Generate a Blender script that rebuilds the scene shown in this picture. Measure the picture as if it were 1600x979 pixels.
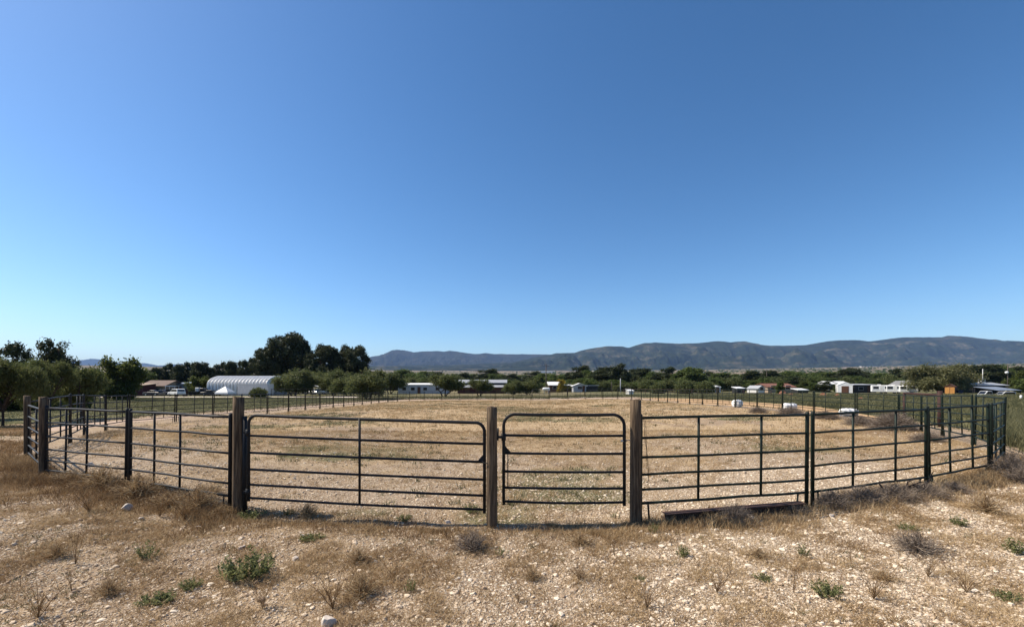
import bpy, bmesh, math, random
import numpy as np
from mathutils import Vector, Matrix, Euler
R = math.radians
PI = math.pi
for o in list(bpy.data.objects):
    bpy.data.objects.remove(o)
scene = bpy.context.scene
COL = scene.collection

# ------------------------------------------------------------------ camera, sky, sun, exposure
F = 700.0            # focal length in pixels of the 1600 px wide photograph
HX, HY = 800.0, 602.0  # vanishing point of the view direction (level camera, vertical shift)
EYE = 2.0
cam_d = bpy.data.cameras.new('camera')
cam = bpy.data.objects.new('camera', cam_d)
COL.objects.link(cam)
cam.location = (0, 0, EYE)
cam.rotation_euler = (R(90), 0, 0)
cam_d.sensor_width = 36.0
cam_d.lens = 36.0 * F / 1600.0
cam_d.shift_y = (HY - 489.5) / 1600.0
cam_d.clip_start = 0.05
cam_d.clip_end = 60000
scene.camera = cam

SUN_AZ, SUN_EL = R(-82), R(50)      # azimuth from the view direction (+Y), negative = left
world = bpy.data.worlds.new('World')
scene.world = world
world.use_nodes = True
wn = world.node_tree.nodes
sky = wn.new('ShaderNodeTexSky')
sky.sky_type = 'NISHITA'
sky.sun_disc = False
sky.sun_elevation = SUN_EL
sky.sun_rotation = SUN_AZ
sky.altitude = 1000
sky.air_density = 1.0
sky.dust_density = 1.3
sky.ozone_density = 2.0
wn['Background'].inputs['Strength'].default_value = 0.080
sky_g = wn.new('ShaderNodeGamma'); sky_g.inputs['Gamma'].default_value = 1.22     # the deep, polarised blue of the photograph's sky
sky_s = wn.new('ShaderNodeHueSaturation'); sky_s.inputs['Saturation'].default_value = 1.16; sky_s.inputs['Hue'].default_value = 0.496
world.node_tree.links.new(sky.outputs['Color'], sky_g.inputs['Color'])
world.node_tree.links.new(sky_g.outputs[0], sky_s.inputs['Color'])
world.node_tree.links.new(sky_s.outputs[0], wn['Background'].inputs['Color'])

sun_d = bpy.data.lights.new('sun', 'SUN')
sun_d.energy = 5.0
sun_d.angle = R(0.53)
sun_d.color = (1.0, 0.89, 0.74)
sun = bpy.data.objects.new('sun', sun_d)
COL.objects.link(sun)
to_sun = Vector((math.cos(SUN_EL) * math.sin(SUN_AZ), math.cos(SUN_EL) * math.cos(SUN_AZ), math.sin(SUN_EL)))
sun.rotation_euler = to_sun.to_track_quat('Z', 'Y').to_euler()
sun.location = (-30, 10, 60)

scene.view_settings.view_transform = 'Standard'
scene.view_settings.look = 'None'
scene.view_settings.exposure = 0.52
scene.view_settings.gamma = 1.0
scene.render.engine = 'CYCLES'
scene.cycles.max_bounces = 6
scene.cycles.diffuse_bounces = 3
scene.cycles.transparent_max_bounces = 8
scene.cycles.volume_bounces = 0

# ------------------------------------------------------------------ numpy noise and terrain
def _hash(ix, iy, seed):
    h = (ix.astype(np.int64) * 374761393 + iy.astype(np.int64) * 668265263 + seed * 1442695041) & 0x7fffffff
    h = ((h ^ (h >> 13)) * 1274126177) & 0x7fffffff
    h = h ^ (h >> 16)
    return (h & 0xffff) / 65535.0

def vnoise(x, y, seed=0):
    x = np.asarray(x, float); y = np.asarray(y, float)
    ix = np.floor(x); iy = np.floor(y)
    fx = x - ix; fy = y - iy
    fx = fx * fx * (3 - 2 * fx); fy = fy * fy * (3 - 2 * fy)
    a = _hash(ix, iy, seed); b = _hash(ix + 1, iy, seed)
    c = _hash(ix, iy + 1, seed); d = _hash(ix + 1, iy + 1, seed)
    return (a * (1 - fx) + b * fx) * (1 - fy) + (c * (1 - fx) + d * fx) * fy

def fbm(x, y, seed=0, oct=4):
    s = 0.0; a = 0.5; t = 0.0
    x = np.asarray(x, float); y = np.asarray(y, float)
    for k in range(oct):
        s = s + a * vnoise(x, y, seed + 17 * k); t += a
        x = x * 2.03 + 11.3; y = y * 2.03 - 7.7; a *= 0.5
    return s / t

def sstep(a, b, x):
    t = np.clip((np.asarray(x, float) - a) / (b - a), 0, 1)
    return t * t * (3 - 2 * t)

def gz(x, y):
    x = np.asarray(x, float); y = np.asarray(y, float)
    z = -0.5 * sstep(14, 62, y) + 0.40 * sstep(4, 20, x) * sstep(16, 40, y) * (1 - sstep(130, 300, y))
    side = sstep(3.8, 6.6, np.abs(x)) * sstep(4.5, 6.5, y + 0.12 * np.abs(x)) * (1 - sstep(13, 22, y))
    z = z + 0.17 * side
    # a shallow rut under the gates, added to thicken their shadow line
    fr = np.interp(x, [-4.3, -.3, 1.8], [7.0, 6.4, 6.5]) - 0.16
    z = z - 0.12 * np.exp(-((y - fr) / 0.085) ** 2) * sstep(-4.35, -4.0, x) * (1 - sstep(1.4, 1.7, x)) * (.6 + .8 * vnoise(x * 2.2, y * .5, 77))
    r = np.hypot(x, y)
    # the plain climbs slowly towards the foot of the mountains
    z = z + np.interp(r, [0, 160, 400, 1000, 2200, 4500, 19000], [0, 0.0, 3.4, 16.5, 56, 150, 420])
    near = 1 - sstep(25, 60, r)
    z = z + near * (0.05 * (fbm(x * 0.8, y * 0.8, 3) - 0.5) + 0.022 * (fbm(x * 4, y * 4, 9, 3) - 0.5))
    z = z + sstep(60, 400, r) * 1.2 * (fbm(x * 0.02, y * 0.02, 5) - 0.5)
    return z

def gz1(x, y):
    return float(gz(np.array([x]), np.array([y]))[0])

def at(px, d):
    """ground point seen in pixel column px at depth d"""
    X = (px - HX) / F * d
    return X, d, gz1(X, d)

def zpix(py, d):
    """height that projects to pixel row py at depth d"""
    return EYE - (py - HY) / F * d

# ------------------------------------------------------------------ object helpers
def tag(o, label=None, cat=None, group=None, kind=None):
    if label: o['label'] = label
    if cat: o['category'] = cat
    if group: o['group'] = group
    if kind: o['kind'] = kind
    return o

def thing(name, label, cat, loc=(0, 0, 0), rz=0.0, group=None, scale=None):
    o = bpy.data.objects.new(name, None)
    o.empty_display_size = 0.2
    COL.objects.link(o)
    o.location = loc
    o.rotation_euler = (0, 0, rz)
    if scale is not None: o.scale = scale if hasattr(scale, '__len__') else (scale,) * 3
    return tag(o, label, cat, group)

def copy_tree(root, loc, rz=0.0, label=None, group=None, scale=None):
    r = root.copy(); COL.objects.link(r)
    r.location = loc; r.rotation_euler = (0, 0, rz)
    if scale is not None: r.scale = scale if hasattr(scale, '__len__') else (scale,) * 3
    if label: r['label'] = label
    if group: r['group'] = group
    for ch in list(root.children):
        c = ch.copy(); COL.objects.link(c); c.parent = r
        for g in list(ch.children):
            d = g.copy(); COL.objects.link(d); d.parent = c
    return r

class MB:
    """collects shapes, builds ONE mesh object"""
    def __init__(self): self.v = []; self.f = []; self.sm = []
    def add(self, vs, fs, smooth=False):
        n = len(self.v)
        self.v += [tuple(p) for p in vs]
        self.f += [tuple(i + n for i in f) for f in fs]
        self.sm += [smooth] * len(fs)
        return self
    def box(self, c, s, rz=0.0, rx=0.0, ry=0.0, taper=1.0):
        M = Euler((rx, ry, rz)).to_matrix()
        vs = []
        for k in (-1, 1):
            t = taper if k > 0 else 1.0
            for a, b in ((-1, -1), (1, -1), (1, 1), (-1, 1)):
                vs.append(Vector(c) + M @ Vector((a * s[0] / 2 * t, b * s[1] / 2 * t, k * s[2] / 2)))
        return self.add(vs, [(3, 2, 1, 0), (4, 5, 6, 7), (0, 1, 5, 4), (1, 2, 6, 5), (2, 3, 7, 6), (3, 0, 4, 7)])
    def tube(self, pts, rad, n=8, cap=True, smooth=True):
        pts = [Vector(p) for p in pts]
        if not hasattr(rad, '__len__'): rad = [rad] * len(pts)
        t0 = (pts[1] - pts[0]).normalized()
        up = Vector((0, 0, 1)) if abs(t0.z) < 0.9 else Vector((1, 0, 0))
        nrm = t0.cross(up).normalized()
        vs = []
        for i, p in enumerate(pts):
            if i == 0: t = t0
            elif i == len(pts) - 1: t = (pts[i] - pts[i - 1]).normalized()
            else: t = ((pts[i + 1] - p).normalized() + (p - pts[i - 1]).normalized()).normalized()
            nrm = (nrm - t * nrm.dot(t)).normalized()
            b = t.cross(nrm)
            for k in range(n):
                a = 2 * PI * k / n
                vs.append(p + (nrm * math.cos(a) + b * math.sin(a)) * rad[i])
        fs = []
        for i in range(len(pts) - 1):
            for k in range(n):
                fs.append((i * n + k, i * n + (k + 1) % n, (i + 1) * n + (k + 1) % n, (i + 1) * n + k))
        self.add(vs, fs, smooth)
        if cap:
            m = len(self.v) - len(vs)
            self.f.append(tuple(m + k for k in reversed(range(n)))); self.sm.append(False)
            self.f.append(tuple(m + (len(pts) - 1) * n + k for k in range(n))); self.sm.append(False)
        return self
    def prism(self, poly, axis, a, b):
        """poly: 2-D points in the plane across axis, swept from a to b along axis"""
        def P(u, v, w):
            return (w, u, v) if axis == 'x' else (u, w, v) if axis == 'y' else (u, v, w)
        n = len(poly)
        vs = [P(u, v, a) for u, v in poly] + [P(u, v, b) for u, v in poly]
        fs = [(k, (k + 1) % n, n + (k + 1) % n, n + k) for k in range(n)]
        fs += [tuple(reversed(range(n))), tuple(range(n, 2 * n))]
        return self.add(vs, fs)
    def build(self, name, mat, parent=None, loc=None, bevel=0.0):
        me = bpy.data.meshes.new(name)
        me.from_pydata(self.v, [], self.f)
        me.polygons.foreach_set('use_smooth', self.sm)
        bm = bmesh.new(); bm.from_mesh(me)
        if bevel > 0:
            bmesh.ops.remove_doubles(bm, verts=bm.verts, dist=1e-5)
            bmesh.ops.bevel(bm, geom=list(bm.edges), offset=bevel, segments=1, affect='EDGES', clamp_overlap=True)
        bmesh.ops.recalc_face_normals(bm, faces=bm.faces)
        bm.to_mesh(me); bm.free()
        if mat: me.materials.append(mat)
        o = bpy.data.objects.new(name, me)
        COL.objects.link(o)
        if parent: o.parent = parent
        if loc is not None: o.location = loc
        return o

def np_mesh(name, verts, faces, mat, parent=None, attrs=None, smooth=False):
    """verts (N,3); faces: list of (M,k) index arrays"""
    me = bpy.data.meshes.new(name)
    verts = np.asarray(verts, np.float32)
    me.vertices.add(len(verts))
    me.vertices.foreach_set('co', verts.ravel())
    loops = np.concatenate([np.asarray(f, np.int32).ravel() for f in faces])
    tot = np.concatenate([np.full(len(f), f.shape[1], np.int32) for f in faces])
    st = np.concatenate([[0], np.cumsum(tot)[:-1]]).astype(np.int32)
    me.loops.add(len(loops)); me.loops.foreach_set('vertex_index', loops)
    me.polygons.add(len(tot))
    me.polygons.foreach_set('loop_start', st)
    me.polygons.foreach_set('loop_total', tot)
    me.polygons.foreach_set('use_smooth', np.full(len(tot), smooth, bool))
    for k, a in (attrs or {}).items():
        at_ = me.attributes.new(k, 'FLOAT', 'POINT')
        at_.data.foreach_set('value', np.asarray(a, np.float32))
    me.update(calc_edges=True)
    me.validate()
    if mat: me.materials.append(mat)
    o = bpy.data.objects.new(name, me)
    COL.objects.link(o)
    if parent: o.parent = parent
    return o

# ------------------------------------------------------------------ materials
def new_mat(name):
    m = bpy.data.materials.new(name); m.use_nodes = True
    return m, m.node_tree.nodes, m.node_tree.links, m.node_tree.nodes['Principled BSDF']

def mat(name, c, c2=None, rough=0.7, scale=6.0, metal=0.0, bump=0.0, spec=0.3, stretch=None, lo=0.35, hi=0.65, rust=0.0):
    m, N, L, P = new_mat(name)
    P.inputs['Roughness'].default_value = rough
    P.inputs['Metallic'].default_value = metal
    P.inputs['Specular IOR Level'].default_value = spec
    if c2 is None: c2 = tuple(x * 0.8 for x in c)
    tc = N.new('ShaderNodeTexCoord')
    mp = N.new('ShaderNodeMapping'); L.new(tc.outputs['Object'], mp.inputs['Vector'])
    if stretch: mp.inputs['Scale'].default_value = stretch
    no = N.new('ShaderNodeTexNoise'); no.inputs['Scale'].default_value = scale; no.inputs['Detail'].default_value = 6
    no.inputs['Roughness'].default_value = 0.65
    L.new(mp.outputs['Vector'], no.inputs['Vector'])
    cr = N.new('ShaderNodeValToRGB')
    cr.color_ramp.elements[0].position = lo; cr.color_ramp.elements[0].color = (*c2, 1)
    cr.color_ramp.elements[1].position = hi; cr.color_ramp.elements[1].color = (*c, 1)
    L.new(no.outputs['Fac'], cr.inputs['Fac'])
    L.new(cr.outputs['Color'], P.inputs['Base Color'])
    if rust:
        # worn paint: rusty scabs and pale scuffs
        g = N.new('ShaderNodeNewGeometry')
        n2 = N.new('ShaderNodeTexNoise'); n2.inputs['Scale'].default_value = 17; n2.inputs['Detail'].default_value = 8; n2.inputs['Roughness'].default_value = .7
        L.new(g.outputs['Position'], n2.inputs['Vector'])
        r2 = N.new('ShaderNodeValToRGB'); r2.color_ramp.elements[0].position = 1 - rust; r2.color_ramp.elements[1].position = 1.04 - rust
        L.new(n2.outputs['Fac'], r2.inputs['Fac'])
        mx = N.new('ShaderNodeMix'); mx.data_type = 'RGBA'; mx.inputs[7].default_value = (0.085, 0.042, 0.024, 1)
        L.new(r2.outputs['Color'], mx.inputs['Factor']); L.new(cr.outputs['Color'], mx.inputs[6]); L.new(mx.outputs[2], P.inputs['Base Color'])
        ru = N.new('ShaderNodeMapRange'); ru.inputs['To Min'].default_value = rough; ru.inputs['To Max'].default_value = .9
        L.new(r2.outputs['Color'], ru.inputs['Value']); L.new(ru.outputs['Result'], P.inputs['Roughness'])
    if bump:
        b = N.new('ShaderNodeBump'); b.inputs['Strength'].default_value = 1.0; b.inputs['Distance'].default_value = bump
        L.new(no.outputs['Fac'], b.inputs['Height']); L.new(b.outputs['Normal'], P.inputs['Normal'])
    return m

def leaf_mat(name, stops, transl=0.3, rough=0.6):
    """colour ramp over the per-leaf tint attribute; some light comes through"""
    m, N, L, P = new_mat(name)
    P.inputs['Roughness'].default_value = rough
    P.inputs['Specular IOR Level'].default_value = 0.2
    a = N.new('ShaderNodeAttribute'); a.attribute_name = 'tint'
    cr = N.new('ShaderNodeValToRGB')
    el = cr.color_ramp.elements
    while len(el) < len(stops): el.new(0.5)
    for e, (p, c) in zip(el, stops):
        e.position = p; e.color = (*c, 1)
    L.new(a.outputs['Fac'], cr.inputs['Fac'])
    L.new(cr.outputs['Color'], P.inputs['Base Color'])
    t = N.new('ShaderNodeBsdfTranslucent'); L.new(cr.outputs['Color'], t.inputs['Color'])
    mx = N.new('ShaderNodeMixShader'); mx.inputs['Fac'].default_value = transl
    L.new(P.outputs['BSDF'], mx.inputs[1]); L.new(t.outputs['BSDF'], mx.inputs[2])
    L.new(mx.outputs['Shader'], N['Material Output'].inputs['Surface'])
    return m

M = {}
M['green_pipe'] = mat('green_pipe', (0.008, 0.024, 0.018), (0.013, 0.014, 0.010), rough=0.55, scale=9, spec=0.2, lo=.3, hi=.7, rust=.33)
M['black_pipe'] = mat('black_pipe', (0.014, 0.016, 0.019), (0.012, 0.013, 0.012), rough=0.55, scale=7, spec=0.2, lo=.25, hi=.55, rust=.34)
M['rust'] = mat('rust', (0.085, 0.046, 0.034), (0.05, 0.030, 0.024), rough=0.9, scale=9, bump=0.003)
M['brown_pipe'] = mat('brown_pipe', (0.060, 0.028, 0.022), (0.035, 0.018, 0.015), rough=0.8, scale=5)
M['galv'] = mat('galv', (0.45, 0.46, 0.47), (0.30, 0.31, 0.32), rough=0.4, metal=0.8, scale=20)
M['wood_post'] = mat('wood_post', (0.165, 0.120, 0.078), (0.050, 0.036, 0.025), rough=0.9, scale=14, stretch=(3.0, 3.0, 0.16), bump=0.012, spec=0.1, lo=.40, hi=.60)
M['bark'] = mat('bark', (0.075, 0.055, 0.042), (0.030, 0.022, 0.018), rough=0.95, scale=9, stretch=(2, 2, 0.5), bump=0.01, spec=0.1)
M['white'] = mat('white', (0.80, 0.80, 0.78), (0.70, 0.70, 0.68), rough=0.5, scale=2)
M['offwhite'] = mat('offwhite', (0.62, 0.62, 0.60), (0.50, 0.50, 0.49), rough=0.6, scale=2)
M['greywall'] = mat('greywall', (0.42, 0.43, 0.45), (0.34, 0.35, 0.37), rough=0.7, scale=1.5)
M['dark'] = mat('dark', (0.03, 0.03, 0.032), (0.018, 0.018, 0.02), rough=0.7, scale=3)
M['glass'] = mat('glass', (0.02, 0.024, 0.03), (0.012, 0.014, 0.018), rough=0.12, scale=2, spec=0.6)
M['tyre'] = mat('tyre', (0.018, 0.018, 0.018), (0.012, 0.012, 0.012), rough=0.9, scale=10)
M['silver'] = mat('silver', (0.42, 0.43, 0.44), (0.36, 0.37, 0.38), rough=0.3, metal=0.4, scale=3)
M['charcoal'] = mat('charcoal', (0.045, 0.045, 0.05), (0.03, 0.03, 0.034), rough=0.3, scale=3)
M['steelroof'] = mat('steelroof', (0.40, 0.41, 0.42), (0.33, 0.34, 0.35), rough=0.5, metal=0.2, scale=1.0)
M['blueroof'] = mat('blueroof', (0.20, 0.235, 0.29), (0.16, 0.19, 0.24), rough=0.6, scale=1.0)
M['greyroof'] = mat('greyroof', (0.20, 0.20, 0.20), (0.15, 0.15, 0.15), rough=0.8, scale=1.0)
M['brownroof'] = mat('brownroof', (0.20, 0.145, 0.115), (0.14, 0.10, 0.08), rough=0.9, scale=3)
M['redroof'] = mat('redroof', (0.21, 0.095, 0.062), (0.15, 0.07, 0.05), rough=0.9, scale=3)
M['maroon'] = mat('maroon', (0.085, 0.022, 0.020), (0.06, 0.016, 0.015), rough=0.8, scale=2)
M['tan_wall'] = mat('tan_wall', (0.36, 0.28, 0.20), (0.30, 0.23, 0.17), rough=0.9, scale=2)
M['darkblue'] = mat('darkblue', (0.035, 0.045, 0.085), (0.028, 0.035, 0.065), rough=0.6, scale=2)
M['orangewood'] = mat('orangewood', (0.55, 0.27, 0.07), (0.42, 0.19, 0.05), rough=0.8, scale=3, stretch=(4, 4, 0.4))
M['brownwood'] = mat('brownwood', (0.13, 0.06, 0.035), (0.08, 0.04, 0.025), rough=0.85, scale=4)
M['red_dirt'] = mat('red_dirt', (0.36, 0.17, 0.10), (0.24, 0.11, 0.07), rough=1.0, scale=1.2, bump=0.05)
M['polewood'] = mat('polewood', (0.12, 0.10, 0.085), (0.07, 0.055, 0.045), rough=0.9, scale=3)
M['lamp_glass'] = mat('lamp_glass', (0.75, 0.76, 0.74), (0.68, 0.69, 0.68), rough=0.3, scale=3)
# ------------------------------------------------------------------ arena outline (pixel column, depth) going round from the right wooden post
RING = [(1265, 7.2), (1450, 8.25), (1548, 9.4), (1569, 11.2), (1522, 13.7), (1473, 16.4), (1440, 19.0), (1405, 21.8),
        (1337.7, 24.7), (1272, 28.2), (1222.6, 31.5), (1183, 34.7), (1149, 38.1), (1121.5, 41.4), (1097.7, 44.7), (1077.7, 47.9),
        (1059, 51.4), (1043, 54.7), (1028.6, 58.2), (1016, 61.6), (1002, 64.5), (987, 67), (965, 69.5), (942, 72), (915, 74),
        (887, 75.2), (858, 75.8), (830, 76.1), (802, 76.2), (774, 76.2), (746, 76.1), (718, 76), (690, 75.3), (663, 74), (640, 72),
        (621, 69.6), (606, 67), (592, 64), (580, 60.5), (566, 56.8), (553, 53.8), (537, 50.6), (520.6, 47.6), (500, 44.3), (477, 41.2),
        (451, 38.1), (418, 34.8), (377.6, 31.5), (332.6, 28.4), (274, 25.3), (200, 22.2), (165, 19.6), (131, 17.2), (110, 14.3), (43, 11.5)]
def XY(px, d): return ((px - HX) / F * d, d)
RIGHT0 = XY(1003, 6.53)
RINGXY = [XY(*p) for p in RING]
POST_L, POST_C, POST_R = XY(372.5, 7.03), XY(768.5, 6.42), XY(993, 6.5)
FRONTL = [XY(68, 9.0), XY(200, 8.1), XY(363, 7.0)]
ARENA = np.array([POST_R, RIGHT0] + RINGXY + FRONTL + [POST_L, POST_C])

def in_poly(x, y, poly):
    x = np.asarray(x, float); y = np.asarray(y, float)
    ins = np.zeros(x.shape, bool)
    n = len(poly)
    for i in range(n):
        x0, y0 = poly[i]; x1, y1 = poly[(i + 1) % n]
        if y0 == y1: continue
        c = ((y0 > y) != (y1 > y)) & (x < (x1 - x0) * (y - y0) / (y1 - y0) + x0)
        ins ^= c
    return ins

# ------------------------------------------------------------------ ground
def ground_mat():
    m, N, L, P = new_mat('ground')
    P.inputs['Roughness'].default_value = 0.95
    P.inputs['Specular IOR Level'].default_value = 0.1
    geo = N.new('ShaderNodeNewGeometry')
    def noise(scale, det=5, rough=0.6):
        n = N.new('ShaderNodeTexNoise'); n.inputs['Scale'].default_value = scale
        n.inputs['Detail'].default_value = det; n.inputs['Roughness'].default_value = rough
        L.new(geo.outputs['Position'], n.inputs['Vector']); return n.outputs['Fac']
    def ramp(src, a, b, ca=(0, 0, 0), cb=(1, 1, 1)):
        r = N.new('ShaderNodeValToRGB')
        r.color_ramp.elements[0].position = a; r.color_ramp.elements[0].color = (*ca, 1)
        r.color_ramp.elements[1].position = b; r.color_ramp.elements[1].color = (*cb, 1)
        L.new(src, r.inputs['Fac']); return r.outputs['Color']
    def mix(f, a, b):
        x = N.new('ShaderNodeMix'); x.data_type = 'RGBA'
        if isinstance(f, float): x.inputs['Factor'].default_value = f
        else: L.new(f, x.inputs['Factor'])
        for s, v in (('A', a), ('B', b)):
            if isinstance(v, tuple): x.inputs[6 if s == 'A' else 7].default_value = (*v, 1)
            else: L.new(v, x.inputs[6 if s == 'A' else 7])
        return x.outputs[2]
    def mth(op, a, b=None):
        x = N.new('ShaderNodeMath'); x.operation = op
        for i, v in enumerate((a, b)):
            if v is None: continue
            if isinstance(v, (int, float)): x.inputs[i].default_value = v
            else: L.new(v, x.inputs[i])
        return x.outputs[0]
    def attr(n):
        a = N.new('ShaderNodeAttribute'); a.attribute_name = n; return a.outputs['Fac']
    soil = mix(ramp(noise(1.3), .38, .64), (0.25, 0.172, 0.102), (0.43, 0.325, 0.215))
    soil = mix(mth('MULTIPLY', ramp(noise(30, 5, .7), .44, .62), 0.85), soil, (0.14, 0.09, 0.06))  # painted dark flecks: brown litter and shade between the stones
    # pebbles in the soil, two sizes
    def peb(scale):
        v = N.new('ShaderNodeTexVoronoi'); v.inputs['Scale'].default_value = scale; v.inputs['Randomness'].default_value = 1
        L.new(geo.outputs['Position'], v.inputs['Vector'])
        s = N.new('ShaderNodeSeparateColor'); L.new(v.outputs['Color'], s.inputs['Color'])
        body = mth('SUBTRACT', 1.0, ramp(v.outputs['Distance'], .30, .52))
        return v, body, s
    v1, b1, s1 = peb(26)
    v2, b2, s2 = peb(60)
    gr = attr('grav')
    pc1 = ramp(s1.outputs[1], 0, 1, (0.38, 0.285, 0.195), (0.73, 0.63, 0.485))
    pc2 = ramp(s2.outputs[1], 0, 1, (0.34, 0.255, 0.175), (0.69, 0.59, 0.45))
    k1 = mth('MULTIPLY', b1, ramp(mth('ADD', s1.outputs[0], gr), 0.92, 1.0))
    k2 = mth('MULTIPLY', b2, ramp(mth('ADD', s2.outputs[0], gr), 0.80, .9))
    col = mix(k2, soil, pc2)
    col = mix(k1, col, pc1)
    # litter of dry grass between the stones, and over most of the arena
    straw = mix(ramp(noise(9, 5), .35, .65), (0.27, 0.185, 0.10), (0.54, 0.41, 0.255))
    st = ramp(mth('ADD', mth('MULTIPLY', noise(0.55, 6, .7), 0.8), mth('MULTIPLY', attr('straw'), 0.62)), .58, .80)
    col = mix(st, col, straw)
    grn = mix(ramp(noise(3, 5), .35, .65), (0.075, 0.085, 0.035), (0.19, 0.165, 0.085))
    gt = ramp(mth('ADD', mth('MULTIPLY', noise(0.35, 6, .7), 0.7), mth('MULTIPLY', attr('green'), 0.6)), .55, .75)
    col = mix(gt, col, grn)
    # valley plain: dry scrub with dark brush
    pl = mix(ramp(noise(0.004, 6, .65), .35, .62), (0.23, 0.17, 0.115), (0.11, 0.105, 0.06))
    pl = mix(ramp(noise(0.03, 5, .7), .52, .62), pl, (0.05, 0.055, 0.03))
    pl = mix(mth('MULTIPLY', ramp(noise(0.0016, 4, .5), .56, .66), .7), pl, (0.34, 0.25, 0.19))
    col = mix(attr('plain'), col, pl)
    L.new(col, P.inputs['Base Color'])
    h = mth('ADD', mth('MULTIPLY', k1, 0.018), mth('MULTIPLY', k2, 0.008))
    h = mth('ADD', h, mth('MULTIPLY', noise(35, 5), 0.02))
    bp = N.new('ShaderNodeBump'); bp.inputs['Distance'].default_value = 1.0; bp.inputs['Strength'].default_value = 0.8
    L.new(h, bp.inputs['Height']); L.new(bp.outputs['Normal'], P.inputs['Normal'])
    return m

def build_ground():
    na, rr = 800, [0.0]
    r = 0.5
    while r < 18500: rr.append(r); r *= 1.006 if 2.8 < r < 11 else 1.0185
    rr.append(18500)
    rr = np.array(rr[1:])
    ang = np.linspace(0, 2 * PI, na, endpoint=False)
    A, RR = np.meshgrid(ang, rr)
    x = (RR * np.sin(A)).ravel(); y = (RR * np.cos(A)).ravel()
    z = gz(x, y)
    nr = len(rr)
    i = np.arange(nr - 1)[:, None] * na; k = np.arange(na)[None, :]
    q = np.stack([i + k, i + (k + 1) % na, i + na + (k + 1) % na, i + na + k], -1).reshape(-1, 4)[:, ::-1]
    verts = np.concatenate([np.stack([x, y, z], 1), [[0, 0, gz1(0, 0)]]])
    c = len(verts) - 1
    tri = np.stack([np.full(na, c), np.arange(na), (np.arange(na) + 1) % na], 1)[:, ::-1]
    X, Y = verts[:, 0], verts[:, 1]
    r = np.hypot(X, Y)
    ins = in_poly(X, Y, ARENA).astype(float)
    plain = sstep(150, 330, r)
    right = sstep(0, 4, X - np.interp(Y, [8, 12, 18, 26, 200], [11.2, 14.2, 18.2, 20.2, 22]))
    left = sstep(0, 3, np.interp(Y, [8, 15, 22, 60, 200], [-21, -22.5, -24.5, -26, -26]) - X) * sstep(15, 19, Y)
    far = sstep(82, 90, Y) * (1 - right)
    green = np.clip(right * sstep(8, 11, Y) + left * .85 + far * .6, 0, 1) * (1 - ins)
    green = np.maximum(green, ins * 0.6 * sstep(0.52, 0.68, fbm(X * .22, Y * .22, 31)))
    grav = np.where(ins > .5, 0.66 - 0.5 * sstep(12, 26, Y), 0.58 + 0.22 * sstep(-4, 5, X) * (1 - sstep(6, 9, Y)))
    grav = grav * (1 - green)
    straw = np.where(ins > .5, (0.38 + 0.62 * sstep(9, 26, Y)) * (1 - .75 * sstep(.52, .66, fbm(X * .3, Y * .16, 57)) * (1 - .5 * sstep(25, 60, Y))), 0.34 - 0.12 * sstep(-3, 4, X))
    # bare gravel, pale, at the right edge of the foreground
    o = np_mesh('ground', verts, [q, tri], ground_mat(), attrs={'green': green, 'grav': grav, 'straw': straw, 'plain': plain}, smooth=True)
    tag(o, kind='structure')
build_ground()

def ribbon(name, pts, widths, m, lift=0.03, seed=1):
    """a sheet along a polyline laid on the ground, uneven edges"""
    P = [Vector((p[0], p[1], 0)) for p in pts]
    L = [0]
    for a, b in zip(P[:-1], P[1:]): L.append(L[-1] + (b - a).length)
    n = max(8, int(L[-1] / 1.0))
    s = np.linspace(0, L[-1], n)
    px = np.interp(s, L, [p.x for p in P]); py = np.interp(s, L, [p.y for p in P]); w = np.interp(s, L, widths)
    for _ in range(6):
        px[1:-1] = (px[:-2] + 2 * px[1:-1] + px[2:]) / 4; py[1:-1] = (py[:-2] + 2 * py[1:-1] + py[2:]) / 4
    tx = np.gradient(px); ty = np.gradient(py); l = np.hypot(tx, ty); nx, ny = ty / l, -tx / l
    K = 7
    vs = []
    for k in range(K):
        u = k / (K - 1) * 2 - 1
        e = (vnoise(s * 0.7, np.full(n, k * 3.1 if abs(u) == 1 else 0), seed) - .5) * 0.5 * (abs(u) == 1)
        X = px + nx * w / 2 * u * (1 + e); Y = py + ny * w / 2 * u * (1 + e)
        Z = gz(X, Y) + lift - (0.06 if abs(u) == 1 else 0)
        vs.append(np.stack([X, Y, Z], 1))
    V = np.stack(vs, 1).reshape(-1, 3)
    i = np.arange(n - 1)[:, None] * K; k = np.arange(K - 1)[None, :]
    q = np.stack([i + k, i + k + 1, i + K + k + 1, i + K + k], -1).reshape(-1, 4)
    return tag(np_mesh(name, V, [q], m, smooth=True), kind='structure')

M['track'] = mat('track', (0.50, 0.385, 0.30), (0.36, 0.265, 0.20), rough=1, scale=3, bump=0.01, spec=0.05)
M['gravelroad'] = mat('gravelroad', (0.66, 0.58, 0.50), (0.52, 0.44, 0.37), rough=1, scale=1.5, spec=0.05)
ribbon('dirt_track', [(-60, 15.4), (-30, 15.8), (-21.5, 16.6), (-20.4, 19.5), (-22.4, 25), (-22.9, 35), (-22.9, 50), (-22.7, 62), (-20.4, 73), (-14, 78.5), (0, 80.4), (11, 79), (18, 75.5), (21.5, 68), (22.6, 60), (22.6, 45)],
       [1.6, 1.8, 2.0, 2.0, 1.9, 1.9, 2.0, 2.0, 2.4, 2.8, 2.8, 2.6, 2.2, 1.8, 1.6, 1.2], M['track'], 0.035)
ribbon('gravel_road', [(-130, 92), (-85, 96), (-50, 97.5), (-36, 97), (-28, 93), (-20, 86.5), (-4, 85.5), (16, 85)], [3.4, 3.4, 3.4, 3.0, 2.6, 2.8, 2.8, 1.5], M['gravelroad'], 0.08)
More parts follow.
